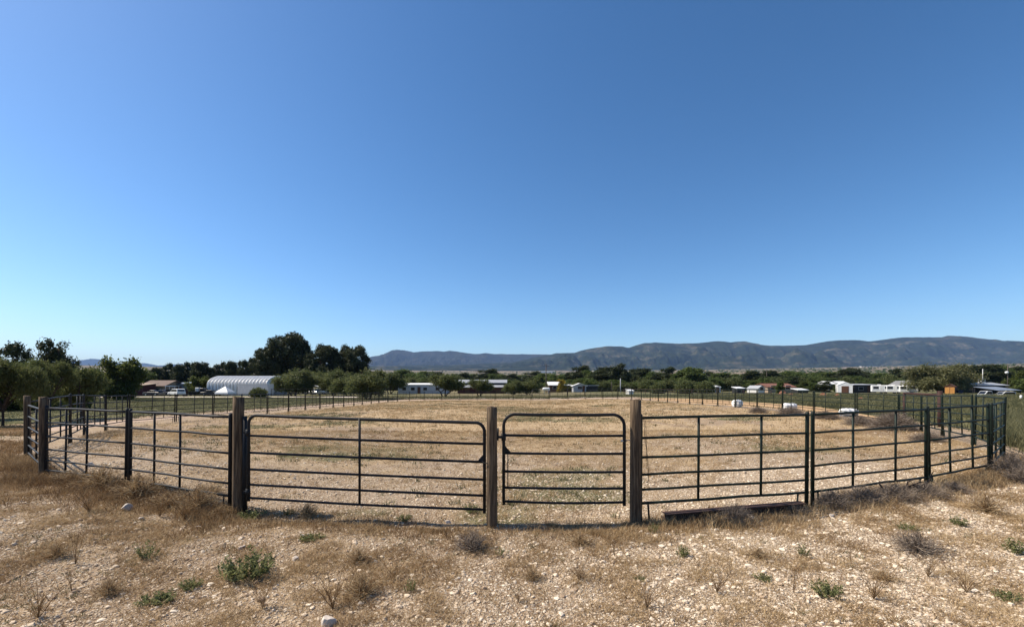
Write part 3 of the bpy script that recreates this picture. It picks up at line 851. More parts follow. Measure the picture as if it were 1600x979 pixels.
# --- centre
house('mobile_home', 'long low grey mobile home with white roof left of the red barn', 622, 699, 138, 2.75, .45, 5, M['greywall'], M['white'], 'x', [(-.75, 1.5, 1.2, .9), (-.4, 1.5, 1.2, .9), (.1, 1.5, 1.2, .9), (.6, 1.5, 1.2, .9)], [(-.15, .95, 2.1)], over=.15)
def red_barn():
    d = 142.0; xa = (715 - HX) / F * d; xb = (791 - HX) / F * d; W = xb - xa; Z = gz1((xa + xb) / 2, d)
    t = thing('red_barn', 'dark red barn with a stepped grey metal roof at the far side', 'barn', ((xa + xb) / 2, d, Z))
    MB().box((0, 5, .85), (W, 10, 2.3)).build('wall', M['maroon'], t)
    MB().prism([(-1.1, 1.95), (2.2, 2.75), (2.2, 2.87), (-1.1, 2.07)], 'x', -W / 2 - .25, W / 2 + .25).build('porch_roof', M['steelroof'], t)
    MB().box((0, 5.6, 2.75), (W - .1, 7, 1.5)).build('upper_wall', M['dark'], t)
    MB().prism([(1.6, 3.35), (5.6, 4.35), (9.6, 3.35), (9.6, 3.47), (5.6, 4.47), (1.6, 3.47)], 'x', -W / 2 - .25, W / 2 + .25).build('roof', M['steelroof'], t)
    MB().box((W / 2 + .05, 3.5, 1.3), (.08, 7, 2.6)).build('end_wall', M['greywall'], t)
    for u in (-.6, -.2, .25, .65): MB().box((u * W / 2, -.03, .95), (1.5, .06, 1.9)).build('stall_door', M['brownwood'], t)
red_barn()
house('white_house', 'white-roofed house behind the yellow tree beyond the far fence', 858, 893, 152, 2.3, 1.1, 8, M['brownwood'], M['white'], 'x', [(-.5, 1.5, 1.2, 1.0), (.5, 1.5, 1.2, 1.0)], [(0, 1, 2.1)])  # dark wall colour stands in for shade and bushes below the roof
house('white_annex', 'grey gabled annex with white roof at the right of the white-roofed house', 896, 916, 147, 1.9, .9, 7, M['greywall'], M['white'], 'y', [(0, 1.4, 1.4, 1.0)], [(.6, .9, 2)], cat='annex')
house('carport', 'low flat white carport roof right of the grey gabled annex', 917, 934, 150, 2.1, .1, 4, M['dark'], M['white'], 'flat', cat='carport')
def cabin(label, x0, x1, d, top, m, rm, name='small_shed', cat='shed', style='shed', hr=.4, dep=3, wins=(), doors=((0, .9, 1.9),)):
    Z = gz1((x0 + x1) / 2 * d / F - HX * d / F, d); h = zpix(top, d) - Z
    return house(name, label, x0, x1, d, max(h - hr, .8), hr, dep, m, rm, style, wins, doors, over=.15, cat=cat)
cabin('small white pump shed just left of the tall post, beyond the fence', 983, 990, 104, 608.3, M['offwhite'], M['white'], doors=())
cabin('small white shed among round bushes, right of centre', 1117, 1126, 126, 602.5, M['offwhite'], M['white'])
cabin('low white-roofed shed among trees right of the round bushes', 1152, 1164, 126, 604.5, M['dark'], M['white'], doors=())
cabin('grey white gabled cottage left of the red-roofed house', 1185, 1195, 124, 602.5, M['offwhite'], M['steelroof'], 'cottage', 'cottage', 'y', .8, 6, wins=((0, 1.2, .9, .9),), doors=())
house('red_roofed_house', 'long house with a terracotta roof in the trees on the right', 1200, 1242, 128, 1.6, 1.0, 8, M['tan_wall'], M['redroof'], 'x', [(-.6, 1.5, 1.4, 1), (.5, 1.5, 1.4, 1)], [(0, 1, 2)])
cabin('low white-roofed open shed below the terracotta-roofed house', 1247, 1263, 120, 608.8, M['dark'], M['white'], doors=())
cabin('nearer left of two white metal roofs in the tree belt', 1295, 1306, 160, 595.5, M['greywall'], M['white'], style='x', hr=1, dep=7)
cabin('right one of two white metal roofs in the tree belt', 1314, 1328, 160, 595.5, M['greywall'], M['white'], style='x', hr=1, dep=7)
house('white_barn', 'small white round-shouldered metal barn left of the parked trailers', 1311, 1330, 122, 2.1, .75, 7, M['white'], M['white'], 'y', [], [(0, 1.6, 1.9)], over=.05, cat='barn', yaw=R(-32))
house('dark_shed', 'long dark grey shed between the white barn and the camper trailers', 1335, 1369, 124, 2.15, .25, 5, M['charcoal'], M['greywall'], 'shed', [(-.4, 1.2, 1.2, .8)], [(.4, 1.2, 1.9)], cat='shed', winmat=M['greywall'])
house('grey_cabin', 'grey gable-roofed cabin behind the camper trailers', 1418, 1438, 135, 1.9, 1.3, 6, M['brownwood'], M['greyroof'], 'y', [(0, 1.3, 1, .8)], [], over=.5, cat='cabin')
house('orange_shed', 'small orange-fronted wooden shed under the pale mesquite', 1478, 1490, 97, 1.75, .55, 2.4, M['brownwood'], M['brownwood'], 'y', over=.1, yaw=R(-52), cat='shed')
ox, oy, oz = at(1485, 97)
o_ = [o for o in COL.objects if o.name == 'orange_shed'][0]
MB().box((-.0, -.03, .95), (1.5, .05, 1.5)).build('front_panel', M['orangewood'], o_)
MB().box((0, -.07, .95), (.06, .03, 1.5)).build('door_gap', M['brownwood'], o_)
cabin('dark blue storage box right of the orange-fronted shed', 1497.5, 1505, 97, 609.5, M['darkblue'], M['darkblue'], 'storage_box', 'box', 'flat', .1, 2, doors=())
house('ranch_house', 'dark ranch house with long pale grey roof at the right edge', 1508, 1570, 104, 2.05, .62, 7, M['dark'], M['steelroof'], 'x', [(-.7, 1.3, 1.2, .8), (-.2, 1.3, 1.2, .8)], [(.3, 1, 1.9)], over=.6, chimney=2.9, winmat=M['charcoal'])
def carport():
    d = 93.0; xa = (1552 - HX) / F * d; xb = (1588 - HX) / F * d; W = xb - xa; Z = gz1((xa + xb) / 2, d)
    t = thing('carport', 'blue-grey sloped carport roof at the right edge beside the white pickup', 'carport', ((xa + xb) / 2, d, Z))
    MB().prism([(-1, 1.05), (4, 1.75), (4, 1.83), (-1, 1.13)], 'x', -W / 2, W / 2).build('roof', M['blueroof'], t)
    for x in (-W / 2 + .1, 0, W / 2 - .1):
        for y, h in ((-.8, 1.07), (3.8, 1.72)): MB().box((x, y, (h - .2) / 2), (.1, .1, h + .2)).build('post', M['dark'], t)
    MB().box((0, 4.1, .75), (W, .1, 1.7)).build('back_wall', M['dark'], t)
carport()
# --- far white buildings on the plain
for px0, px1, py0, py1, d, lab in ((843, 867, 577.4, 579.5, 3000, 'long white commercial building on the plain above the power pole'), (910, 919, 576.5, 578.8, 3200, 'tiny white building on the plain above the tallest central tree'),
        (927, 935, 576.5, 578.5, 3300, 'small white building on the plain, right of the tiny one'), (1093, 1104, 581.5, 584, 2200, 'pale building at the foot of the mountain, right of centre'),
        (1346, 1371, 574.2, 576.4, 3600, 'longest low white building below the mountain on the right'), (1410, 1423, 573.6, 575.6, 3600, 'white building on the plain left of the pale mesquite'),
        (1425, 1433, 573.8, 575.4, 3650, 'small white building just left above the pale mesquite'), (1437, 1442, 574, 575.3, 3600, 'tiniest white building above the pale mesquite'), (1494, 1499, 573.9, 575.4, 3550, 'tiny white building on the plain above the pale mesquite, far right'),
        (672, 690, 580, 581.6, 2700, 'tan building on the plain above the mobile home')):
    X, Y, Z = at((px0 + px1) / 2, d)
    W = (px1 - px0) / F * d; z1_ = zpix(py0, d); z0_ = Z - 1; z1_ = max(z1_, Z + 5) if z1_ < Z + 9 else Z + 9
    t = thing('white_building' if 'tan' not in lab else 'tan_building', lab, 'building', (X, Y, z0_), 0, 'far buildings on the plain')
    h = z1_ - z0_
    MB().box((0, 20, h / 2), (W, 40, h)).build('wall', M['white'] if 'tan' not in lab else M['tan_wall'], t)
    MB().prism([(-1, h), (20, h + h * .12), (41, h)], 'x', -W / 2 - 1, W / 2 + 1).build('roof', M['white'] if 'tan' not in lab else M['tan_wall'], t)

# reddish earth mounds
def mound(px, d, w, h, seed, label):
    X, Y, Z = at(px, d); rnd = random.Random(seed)
    na, nr = 22, 7; V = [(0, 0, h)]
    for j in range(1, nr + 1):
        for k in range(na):
            a = 2 * PI * k / na; u = j / nr
            rr = w / 2 * u * (1 + .25 * math.sin(2 * a + seed) + rnd.uniform(-.1, .1))
            V.append((rr * math.cos(a), rr * .7 * math.sin(a), h * (1 - u ** 1.6) * (1 + rnd.uniform(-.2, .2)) - (.1 if j == nr else 0)))
    f = [(0, 1 + k, 1 + (k + 1) % na) for k in range(na)]
    for j in range(nr - 1):
        for k in range(na): f.append((1 + j * na + k, 1 + (j + 1) * na + k, 1 + (j + 1) * na + (k + 1) % na, 1 + j * na + (k + 1) % na))
    tag(MB().add(V, f, False).build('earth_mound', M['red_dirt'], None, (X, Y, Z)), label, 'mound', 'reddish earth mounds in the right field')
mound(1223, 96, 2.1, 1.0, 1, 'reddish earth mound below the terracotta-roofed house')
mound(1236, 92, 1.6, .5, 2, 'flat reddish mound just right of the taller red one')
mound(1286, 84, 1.6, .7, 3, 'reddish mound with pale top left of the white barn')
mound(1308, 82, 1.1, .6, 4, 'small reddish mound right in front of the white barn')
mound(1345, 66, 1.2, .35, 5, 'little orange heap in the weeds behind the right fence')

# poles
def pole(label, px, d, ytop, r, m, arm=None, lamp=None, dish=None):
    X, Y, Z = at(px, d); h = zpix(ytop, d) - Z
    t = thing('utility_pole' if arm else 'pole', label, 'pole', (X, Y, Z))
    MB().tube([(0, 0, -.3), (0, 0, h)], [r, r * .75], 8).build('shaft', m, t)
    if arm:
        for z in arm:
            MB().box((0, -.12, h - z), (2.0, .12, .12)).build('crossarm', m, t)
            for x in (-.85, 0.5, .85): MB().tube([(x, -.12, h - z + .06), (x, -.12, h - z + .26)], .05, 6).build('insulator', M['offwhite'], t)
    if lamp:
        MB().tube([(0, 0, h - lamp), (-.45, -.2, h - lamp + .2)], .05, 6).build('lamp_arm', m, t)
        MB().tube([(-.45, -.2, h - lamp - .35), (-.45, -.2, h - lamp - .1), (-.45, -.2, h - lamp + .2), (-.45, -.2, h - lamp + .32)], [.15, .34, .34, .12], 12).build('lamp_head', M['lamp_glass'], t)
    return t
pole('tall dark power pole with crossarm in front of the long white building', 853.3, 150, 568.5, .17, M['polewood'], arm=(.5, ))
pole('pale concrete pole right of the white-roofed house', 969.5, 140, 591, .16, M['greywall'])
pole('thin dark pole between the pale pole and the house', 955.5, 150, 596, .10, M['polewood'])
pole('thin pale mast standing behind the long grey roof', 1535.5, 112, 576, .09, M['offwhite'])
pole('dark pole with a round white lamp at the right edge', 1574.5, 110, 569, .10, M['polewood'], lamp=2.0)
pole('dark pole rising from the tree belt over the red-roofed house', 1198, 190, 577, .13, M['polewood'], arm=(.4,))
X, Y, Z = at(1595.3, 66)
tag(MB().tube([(0, 0, -.1), (0, 0, .62), (0, 0, .70)], [.14, .14, .07], 12).build('bollard', M['white'], None, (X, Y, Z)), 'short white bollard in the weeds at the right edge', 'bollard')
X, Y, Z = at(853.5, 135)
tg = thing('propane_tank', 'white propane tank at the foot of the tall power pole', 'tank', (X, Y, Z + .5))
MB().tube([(-1.1, 0, .8), (-1.0, 0, .8), (-.8, 0, .8), (.8, 0, .8), (1.0, 0, .8), (1.1, 0, .8)], [.2, .4, .5, .5, .4, .2], 14).build('body', M['white'], tg)
for x in (-.6, .6): MB().box((x, 0, -.1), (.15, .7, 1.1)).build('leg', M['greywall'], tg)

# ------------------------------------------------------------------ vehicles (local x forward, y across, z up)
def vehicle(kind, label, px, d, yaw, paint, name, cat, scale=1.0, glass=None, dz=0.0):
    X, Y, Z = at(px, d)
    t = thing(name, label, cat, (X, Y, Z + dz), yaw, None, scale)
    W = .92
    if kind == 'pickup':
        low = [(-2.7, .5), (-2.7, 1.02), (-.55, 1.02), (.95, 1.02), (2.35, .98), (2.7, .85), (2.72, .5)]
        cab = [(-.6, 1.02), (-.5, 1.75), (-.3, 1.82), (.5, 1.80), (1.15, 1.04)]
        gl = [(-.45, 1.12), (-.4, 1.66), (.45, 1.68), (.95, 1.12)]; wx = (-1.75, 1.75)
    elif kind == 'suv':
        low = [(-2.3, .45), (-2.35, 1.0), (1.2, 1.05), (2.1, .98), (2.35, .8), (2.35, .45)]
        cab = [(-2.3, 1.0), (-2.05, 1.66), (-1.8, 1.75), (.3, 1.74), (1.15, 1.06)]
        gl = [(-2.0, 1.1), (-1.85, 1.6), (.25, 1.62), (.9, 1.12)]; wx = (-1.4, 1.45)
    else:
        low = [(-2.2, .4), (-2.25, .9), (-1.3, .95), (1.0, .95), (2.1, .85), (2.25, .7), (2.25, .4)]
        cab = [(-1.6, .93), (-.9, 1.38), (.3, 1.42), (1.05, .95)]
        gl = [(-1.35, .99), (-.85, 1.32), (.28, 1.35), (.85, .99)]; wx = (-1.35, 1.4)
    MB().prism(low, 'y', -W, W).build('body', paint, t, bevel=.05)
    MB().prism(cab, 'y', -W + .08, W - .08).build('cabin', paint, t, bevel=.04)
    MB().prism(gl, 'y', -W + .06, W - .06).build('side_window', M['glass'], t)
    x0, x1 = cab[-1][0], cab[-2][0]; z0, z1 = cab[-1][1], cab[-2][1]
    MB().add([(x0 - .03, -W + .2, z0 + .08), (x0 - .03, W - .2, z0 + .08), (x1 + .08, W - .24, z1 - .05), (x1 + .08, -W + .24, z1 - .05), (x0 - .1, -W + .2, z0 + .03), (x0 - .1, W - .2, z0 + .03), (x1 - .02, W - .24, z1 - .1), (x1 - .02, -W + .24, z1 - .1)],
             [(0, 1, 2, 3), (7, 6, 5, 4), (0, 4, 5, 1), (1, 5, 6, 2), (2, 6, 7, 3), (3, 7, 4, 0)]).build('windscreen', M['glass'], t)
    xb = cab[0][0]
    MB().box((xb + .12, 0, (cab[0][1] + cab[1][1]) / 2 + .04), (.12, 1.35, .42), ry=.25).build('rear_window', M['glass'], t)
    if kind == 'pickup':
        MB().box((-1.65, 0, 1.0), (1.9, 1.5, .06)).build('bed_liner', M['dark'], t)
    for x in wx:
        for s in (-1, 1):
            w = MB().tube([(x, s * (W - .2), .36), (x, s * (W + .02), .36)], .36, 14).build('wheel', M['tyre'], t)
            MB().tube([(x, s * (W + .0), .36), (x, s * (W + .035), .36)], .2, 10).build('rim', M['silver'], w)
    xe, xr = low[-1][0], low[0][0]
    MB().box((xe + .02, 0, .55), (.14, 1.75, .2)).build('bumper', M['galv'], t)
    MB().box((xr - .02, 0, .55), (.14, 1.75, .2)).build('bumper', M['galv'], t)
    for s in (-1, 1):
        MB().box((xe - .03, s * .68, .78), (.12, .34, .16)).build('headlight', M['lamp_glass'], t)
        MB().box((xr + .02, s * .82, .85), (.08, .14, .22)).build('tail_light', M['maroon'], t)
    return t
vehicle('pickup', 'silver pickup with open bed parked in the left yard, leftmost pale truck', 188, 112, R(2), M['silver'], 'pickup_truck', 'pickup')
vehicle('pickup', 'dark pickup with chrome bumper half hidden by the green tree on the left', 151, 110, R(172), M['charcoal'], 'pickup_truck', 'pickup')
vehicle('sedan', 'dark car parked under the eave of the brown-roofed house', 241, 109, R(170), M['charcoal'], 'parked_car', 'car')
vehicle('sedan', 'dark car nose to tail with the white wagon', 254, 112, R(175), M['darkblue'], 'parked_car', 'car')
vehicle('suv', 'white wagon with dark rear window beside the brown board screen', 276, 106, R(150), M['white'], 'parked_car', 'car')
vehicle('sedan', 'dark low car between the flatbed and the white canopy tent', 331, 110, R(5), M['charcoal'], 'parked_car', 'car')
vehicle('pickup', 'white pickup in the weeds in front of the dark ranch house', 1541, 88, R(178), M['offwhite'], 'pickup_truck', 'pickup', .88, dz=-.55)
vehicle('suv', 'white car behind the white pickup beneath the carport', 1568, 91, R(176), M['offwhite'], 'parked_car', 'car', .8, dz=-.55)
vehicle('sedan', 'pale car under the mesquites beyond the left field', 489, 122, R(160), M['silver'], 'parked_car', 'car')
vehicle('suv', 'white car beneath the tall pines beyond the left field', 499, 124, R(185), M['white'], 'parked_car', 'car')

def flatbed():
    X, Y, Z = at(311, 111)
    t = thing('flatbed_truck', 'dark flatbed truck carrying a white tank in front of the quonset hut', 'truck', (X, Y, Z), R(3))
    MB().box((-.9, 0, .95), (3.0, 1.9, .14)).build('flatbed', M['dark'], t)
    MB().prism([(.7, .5), (.7, 1.9), (1.5, 1.9), (1.95, 1.2), (2.7, 1.1), (2.75, .5)], 'y', -.9, .9).build('cab', M['charcoal'], t, bevel=.05)
    MB().prism([(.85, 1.25), (.85, 1.8), (1.45, 1.8), (1.75, 1.25)], 'y', -.92, .92).build('window', M['glass'], t)
    for x in (-1.5, 1.9):
        for s in (-1, 1): MB().tube([(x, s * .65, .4), (x, s * .92, .4)], .4, 12).build('wheel', M['tyre'], t)
    X2 = X - .2
    tag(MB().box((0, 0, .5), (1.0, 1.0, 1.0)).build('white_tank', M['offwhite'], None, (X2, Y, Z + 1.03), bevel=.12), 'square white tank standing on the dark flatbed truck', 'tank')
flatbed()
def tent():
    X, Y, Z = at(352, 107)
    t = thing('canopy_tent', 'white peaked canopy tent left of the box trailer', 'tent', (X, Y, Z))
    s = 1.45
    MB().add([(-s, -s, 1.0), (s, -s, 1.0), (s, s, 1.0), (-s, s, 1.0), (0, 0, 2.35), (-s * 1.1, -s * 1.1, .55), (s * 1.1, -s * 1.1, .55), (s * 1.1, s * 1.1, .55), (-s * 1.1, s * 1.1, .55)],
             [(0, 1, 4), (1, 2, 4), (2, 3, 4), (3, 0, 4), (5, 6, 1, 0), (6, 7, 2, 1), (7, 8, 3, 2), (8, 5, 0, 3)]).build('cover', M['white'], t)
    for a in (-1, 1):
        for b in (-1, 1): MB().tube([(a * s, b * s, -.1), (a * s, b * s, 1.0)], .04, 6).build('leg', M['galv'], t)
tent()
X, Y, Z = at(269, 114)
t = thing('shade_canopy', 'flat white shade canopy above the white wagon', 'canopy', (X, Y, Z))
MB().box((0, 0, 2.38), (2.5, 1.6, .16)).build('top', M['white'], t)
for a in (-1, 1):
    for b in (-1, 1): MB().tube([(a * 1.15, b * .7, -.1), (a * 1.15, b * .7, 2.3)], .05, 6).build('leg', M['galv'], t)
X, Y, Z = at(290, 107)
t = thing('board_screen', 'brown board screen right of the white wagon', 'screen', (X, Y, Z))
for k in range(5): MB().box((-.42 + .21 * k, 0, .85), (.19, .04, 1.75)).build('board', M['brownwood'], t)
MB().box((0, .05, 1.3), (1.05, .06, .1)).build('batten', M['brownwood'], t)
for px, lab in ((493, 'left one of two white awnings below the tall pines'), (504, 'right one of two white awnings below the tall pines')):
    X, Y, Z = at(px, 116)
    t = thing('awning', lab, 'awning', (X, Y, Z), R(10))
    MB().prism([(-1.2, 2.0), (0, 2.5), (1.2, 2.0), (1.2, 2.06), (0, 2.56), (-1.2, 2.06)], 'y', -1, 1).build('top', M['white'], t)
    for a in (-1, 1):
        for b in (-1, 1): MB().tube([(a * 1.1, b * .9, -.1), (a * 1.1, b * .9, 2.0)], .04, 6).build('leg', M['galv'], t)

def camper(label, px, d, L, h, yaw, cab=False, name='camper_trailer'):
    X, Y, Z = at(px, d)
    t = thing(name, label, 'camper', (X, Y, Z - .1), yaw)
    if cab: p = [(-L / 2, .55), (-L / 2, h), (L / 2 + .5, h), (L / 2 + .75, h - .35), (L / 2 + .6, h - .8), (L / 2 - .55, h - .95), (L / 2 - .55, .55)]
    else: p = [(-L / 2, .55), (-L / 2, h - .15), (-L / 2 + .15, h), (L / 2 - .25, h), (L / 2, h - .4), (L / 2 - .15, .55)]
    MB().prism(p, 'y', -1.15, 1.15).build('body', M['white'], t, bevel=.07)
    for u, w, hh in ((-.62, 1.0, .55), (.35, .9, .55)):
        f = MB().box((u * L / 2, -1.16, 1.62), (w + .12, .05, hh + .12)).build('window', M['galv'], t)
        MB().box((u * L / 2, -1.19, 1.62), (w, .03, hh)).build('pane', M['glass'], f)
    MB().box((-.12 * L / 2, -1.17, 1.35), (.62, .05, 1.6)).build('door', M['offwhite'], t)
    MB().box((0, -1.162, .95), (L * .92, .03, .16)).build('stripe', M['greywall'], t)
    for x in (-.35, .45):
        MB().tube([(x, -.9, .35), (x, -1.12, .35)], .35, 12).build('wheel', M['tyre'], t)
    MB().box((-.15 * L, 0, h + .12), (.7, .6, .22)).build('roof_vent', M['offwhite'], t)
    if cab:
        MB().prism([(L / 2 - .6, .5), (L / 2 - .6, h - 1.0), (L / 2 + .3, h - 1.05), (L / 2 + .8, 1.15), (L / 2 + 1.5, 1.05), (L / 2 + 1.55, .5)], 'y', -.95, .95).build('cab', M['white'], t, bevel=.06)
camper('white camper with dark windows, leftmost of the parked campers', 1379, 114, 4.6, 2.25, R(-34))
camper('white motorhome with overcab bunk, in the middle of the parked campers', 1400, 112, 3.8, 2.2, R(-38), True, 'motorhome')
camper('white camper with greyish rear end, rightmost of the parked campers', 1419, 110, 3.6, 2.05, R(-30))
# ------------------------------------------------------------------ trees
def quads(C, nrm, tan, w, h):
    """leaf quads: centres C, normals, tangents, half sizes"""
    b = np.cross(nrm, tan); b /= np.linalg.norm(b, axis=1, keepdims=True) + 1e-9
    w = w[:, None]; h = h[:, None]
    V = np.stack([C - tan * h, C + b * w - tan * h * .1, C + tan * h, C - b * w - tan * h * .1], 1).reshape(-1, 3)
    return V, np.arange(len(C) * 4).reshape(-1, 4)

def crown_mesh(rng, lobes, nclump, nleaf, spread, leaf, shell=.55, droop=0.0, elong=1.5, flat=1.0, thresh=.34, nf=1.6):
    lob = np.array(lobes, float)
    vol = lob[:, 3] * lob[:, 4] * lob[:, 5]
    pick = rng.choice(len(lob), nclump * 2, p=vol ** .8 / (vol ** .8).sum())
    d = rng.normal(size=(nclump * 2, 3)); d /= np.linalg.norm(d, axis=1, keepdims=True)
    r = shell + (1 - shell) * rng.random((nclump * 2, 1)) ** .6
    r *= 0.88 + .28 * rng.random((nclump * 2, 1))
    c = lob[pick, :3] + d * r * lob[pick, 3:6]
    # holes: drop the clumps that fall in the gaps of a coarse noise
    sz = lob[:, 3:6].max()
    nn = fbm(c[:, 0] * nf / sz * 2 + 50 + c[:, 2] * 1.7 / sz, c[:, 1] * nf / sz * 2 + c[:, 2] * nf / sz * 2, int(rng.integers(999)), 3)
    c = c[nn > thresh][:nclump]
    n = len(c)
    ct = rng.random(n)
    C = np.repeat(c, nleaf, 0) + rng.normal(size=(n * nleaf, 3)) * spread * np.array([1, 1, flat])
    C[:, 2] -= droop * rng.random(len(C)) ** 2
    tint = np.clip(np.repeat(ct, nleaf) * .6 + rng.random(len(C)) * .4, 0, 1)
    nm = rng.normal(size=C.shape) + np.array([0, 0, .5]); nm /= np.linalg.norm(nm, axis=1, keepdims=True)
    tn = np.cross(nm, rng.normal(size=C.shape)); tn /= np.linalg.norm(tn, axis=1, keepdims=True) + 1e-9
    s = leaf * (.6 + .8 * rng.random(len(C)))
    V, q = quads(C, nm, tn, s / elong, s * elong / 1.2)
    return V, q, np.repeat(tint, 4), c

def limb(b, p0, p1, r0, r1, rnd, n=5, wob=.12):
    p0 = Vector(p0); p1 = Vector(p1); L = (p1 - p0).length
    pts = []
    for i in range(n):
        u = i / (n - 1)
        p = p0.lerp(p1, u)
        if 0 < i < n - 1: p += Vector((rnd.uniform(-1, 1), rnd.uniform(-1, 1), rnd.uniform(-.5, .9))) * wob * L * .5
        pts.append(p)
    b.tube(pts, [r0 + (r1 - r0) * i / (n - 1) for i in range(n)], 6)
    return pts

def tree_proto(name, seed, lobes, leafm, nclump, nleaf, spread, leaf, trunks, tr=.14, nbr=14, **kw):
    """trunks: list of (x, y) foot, top point"""
    rng = np.random.default_rng(seed); rnd = random.Random(seed)
    V, q, tint, c = crown_mesh(rng, lobes, nclump, nleaf, spread, leaf, **kw)
    t = thing(name, 'x', 'tree')
    b = MB()
    for (foot, top) in trunks:
        pts = limb(b, foot, top, tr, tr * .45, rnd, 6, .10)
        sel = [c[i] for i in rng.choice(len(c), nbr)]
        for e in sel:
            s = pts[rnd.choice([2, 3, 4, 5])]
            limb(b, s, e, tr * .38, tr * .07, rnd, 4, .14)
    b.build('trunk', M['bark'], t)
    np_mesh('crown', V, [q], leafm, t, {'tint': tint})
    return t

LM = {
 'mesquite': leaf_mat('leaf_mesquite', [(0, (0.055, 0.072, 0.024)), (.5, (0.112, 0.130, 0.045)), (1, (0.195, 0.20, 0.078))], .42),
 'mesquite_pale': leaf_mat('leaf_mesquite_pale', [(0, (0.085, 0.095, 0.040)), (.5, (0.140, 0.140, 0.060)), (1, (0.20, 0.19, 0.09))], .3),
 'juniper': leaf_mat('leaf_juniper', [(0, (0.024, 0.034, 0.015)), (.6, (0.052, 0.064, 0.026)), (1, (0.095, 0.105, 0.042))], .2),
 'pine': leaf_mat('leaf_pine', [(0, (0.024, 0.033, 0.015)), (.6, (0.052, 0.062, 0.026)), (1, (0.100, 0.105, 0.048))], .2),
 'broad': leaf_mat('leaf_broad', [(0, (0.050, 0.074, 0.021)), (.5, (0.095, 0.130, 0.036)), (1, (0.16, 0.19, 0.058))], .42),
 'lime': leaf_mat('leaf_lime', [(0, (0.055, 0.07, 0.018)), (.5, (0.095, 0.115, 0.03)), (1, (0.15, 0.165, 0.045))], .5),
 'yellow': leaf_mat('leaf_yellow', [(0, (0.13, 0.12, 0.02)), (.5, (0.26, 0.20, 0.03)), (1, (0.38, 0.27, 0.04))], .35),
}
TP = {}
# spreading mesquite, near: fine leaves; 3.6 m tall, about 6.4 m wide
def spread_lobes(seed, w, z0, z1, n=9):
    rnd = random.Random(seed); L = []
    for i in range(int(n * 2.4)):
        a = rnd.uniform(0, 2 * PI); r = w * .40 * rnd.random() ** .5
        top = 1.02 - .45 * (r / (w * .40)) ** 2 * rnd.uniform(.4, 1.2)
        zz = z0 + (z1 - z0) * rnd.uniform(.22, top)
        L.append((r * math.cos(a), r * math.sin(a), zz, w * rnd.uniform(.07, .15), w * rnd.uniform(.07, .15), (z1 - z0) * rnd.uniform(.10, .22)))
    L.append((0, 0, z0 + (z1 - z0) * .55, w * .2, w * .2, (z1 - z0) * .3))
    return L
TP['mesq_near'] = tree_proto('mesquite_tree', 1, spread_lobes(1, 6.4, 1.35, 3.9), LM['mesquite'], 1150, 40, .15, .046, [((0, 0, -.2), (.1, .1, 2.3)), ((.05, 0, 1.0), (-.9, .2, 2.4)), ((.05, 0, 1.1), (1.2, -.3, 2.5))], .11, 16, shell=.45, droop=.35, elong=2.0, thresh=.42, nf=2.6)
TP['mesq_near2'] = tree_proto('mesquite_tree', 2, spread_lobes(5, 5.6, 1.2, 3.8), LM['mesquite'], 1000, 40, .15, .046, [((0, 0, -.2), (.75, .1, 2.2)), ((.3, 0, .7), (1.6, .2, 2.5)), ((.3, 0, .9), (-.4, -.3, 2.6))], .16, 14, shell=.45, droop=.35, elong=2.0, thresh=.42, nf=2.6)
# multi-stemmed mesquite bush to the ground, 1 unit = height 4 m
TP['mesq'] = tree_proto('mesquite_tree', 3, spread_lobes(8, 5.2, 1.0, 4.1), LM['mesquite'], 520, 24, .24, .10, [((-.1, 0, -.2), (-1.3, .2, 2.6)), ((0, 0, -.2), (.1, .2, 2.9)), ((.1, 0, -.2), (1.4, -.2, 2.6))], .10, 14, shell=.45, elong=1.8, thresh=.37)
TP['mesq_low'] = tree_proto('mesquite_tree', 4, spread_lobes(13, 5.4, .2, 4.0, 12), LM['mesquite'], 620, 24, .26, .10, [((-.1, 0, -.2), (-1.0, .2, 2.3)), ((.1, 0, -.2), (1.0, -.2, 2.4))], .10, 12, shell=.45, elong=1.8, thresh=.3)
TP['mesq_pale'] = tree_proto('mesquite_tree', 6, spread_lobes(21, 9.0, .3, 5.6, 14), LM['mesquite_pale'], 900, 26, .30, .11, [((-.1, 0, -.2), (-1.8, .2, 3.0)), ((0, 0, -.2), (.2, .1, 3.3)), ((.1, 0, -.2), (1.8, -.2, 3.0))], .15, 16, shell=.5, elong=1.8, thresh=.33)
def puff_lobes(seed, h, w, n, z0=.2):
    rnd = random.Random(seed); L = []
    for i in range(n):
        u = z0 + (1 - z0) * rnd.random()
        a = rnd.uniform(0, 2 * PI); k = math.sin(PI * (.12 + .76 * (u - z0) / (1 - z0))) ** .7
        r = w * .40 * k * rnd.random() ** .4
        s = rnd.uniform(.07, .15) * w
        L.append((r * math.cos(a), r * math.sin(a), h * u * .92, s, s, s * .8))
    L.append((0, 0, h * .5, w * .15, w * .15, h * .26))
    return L
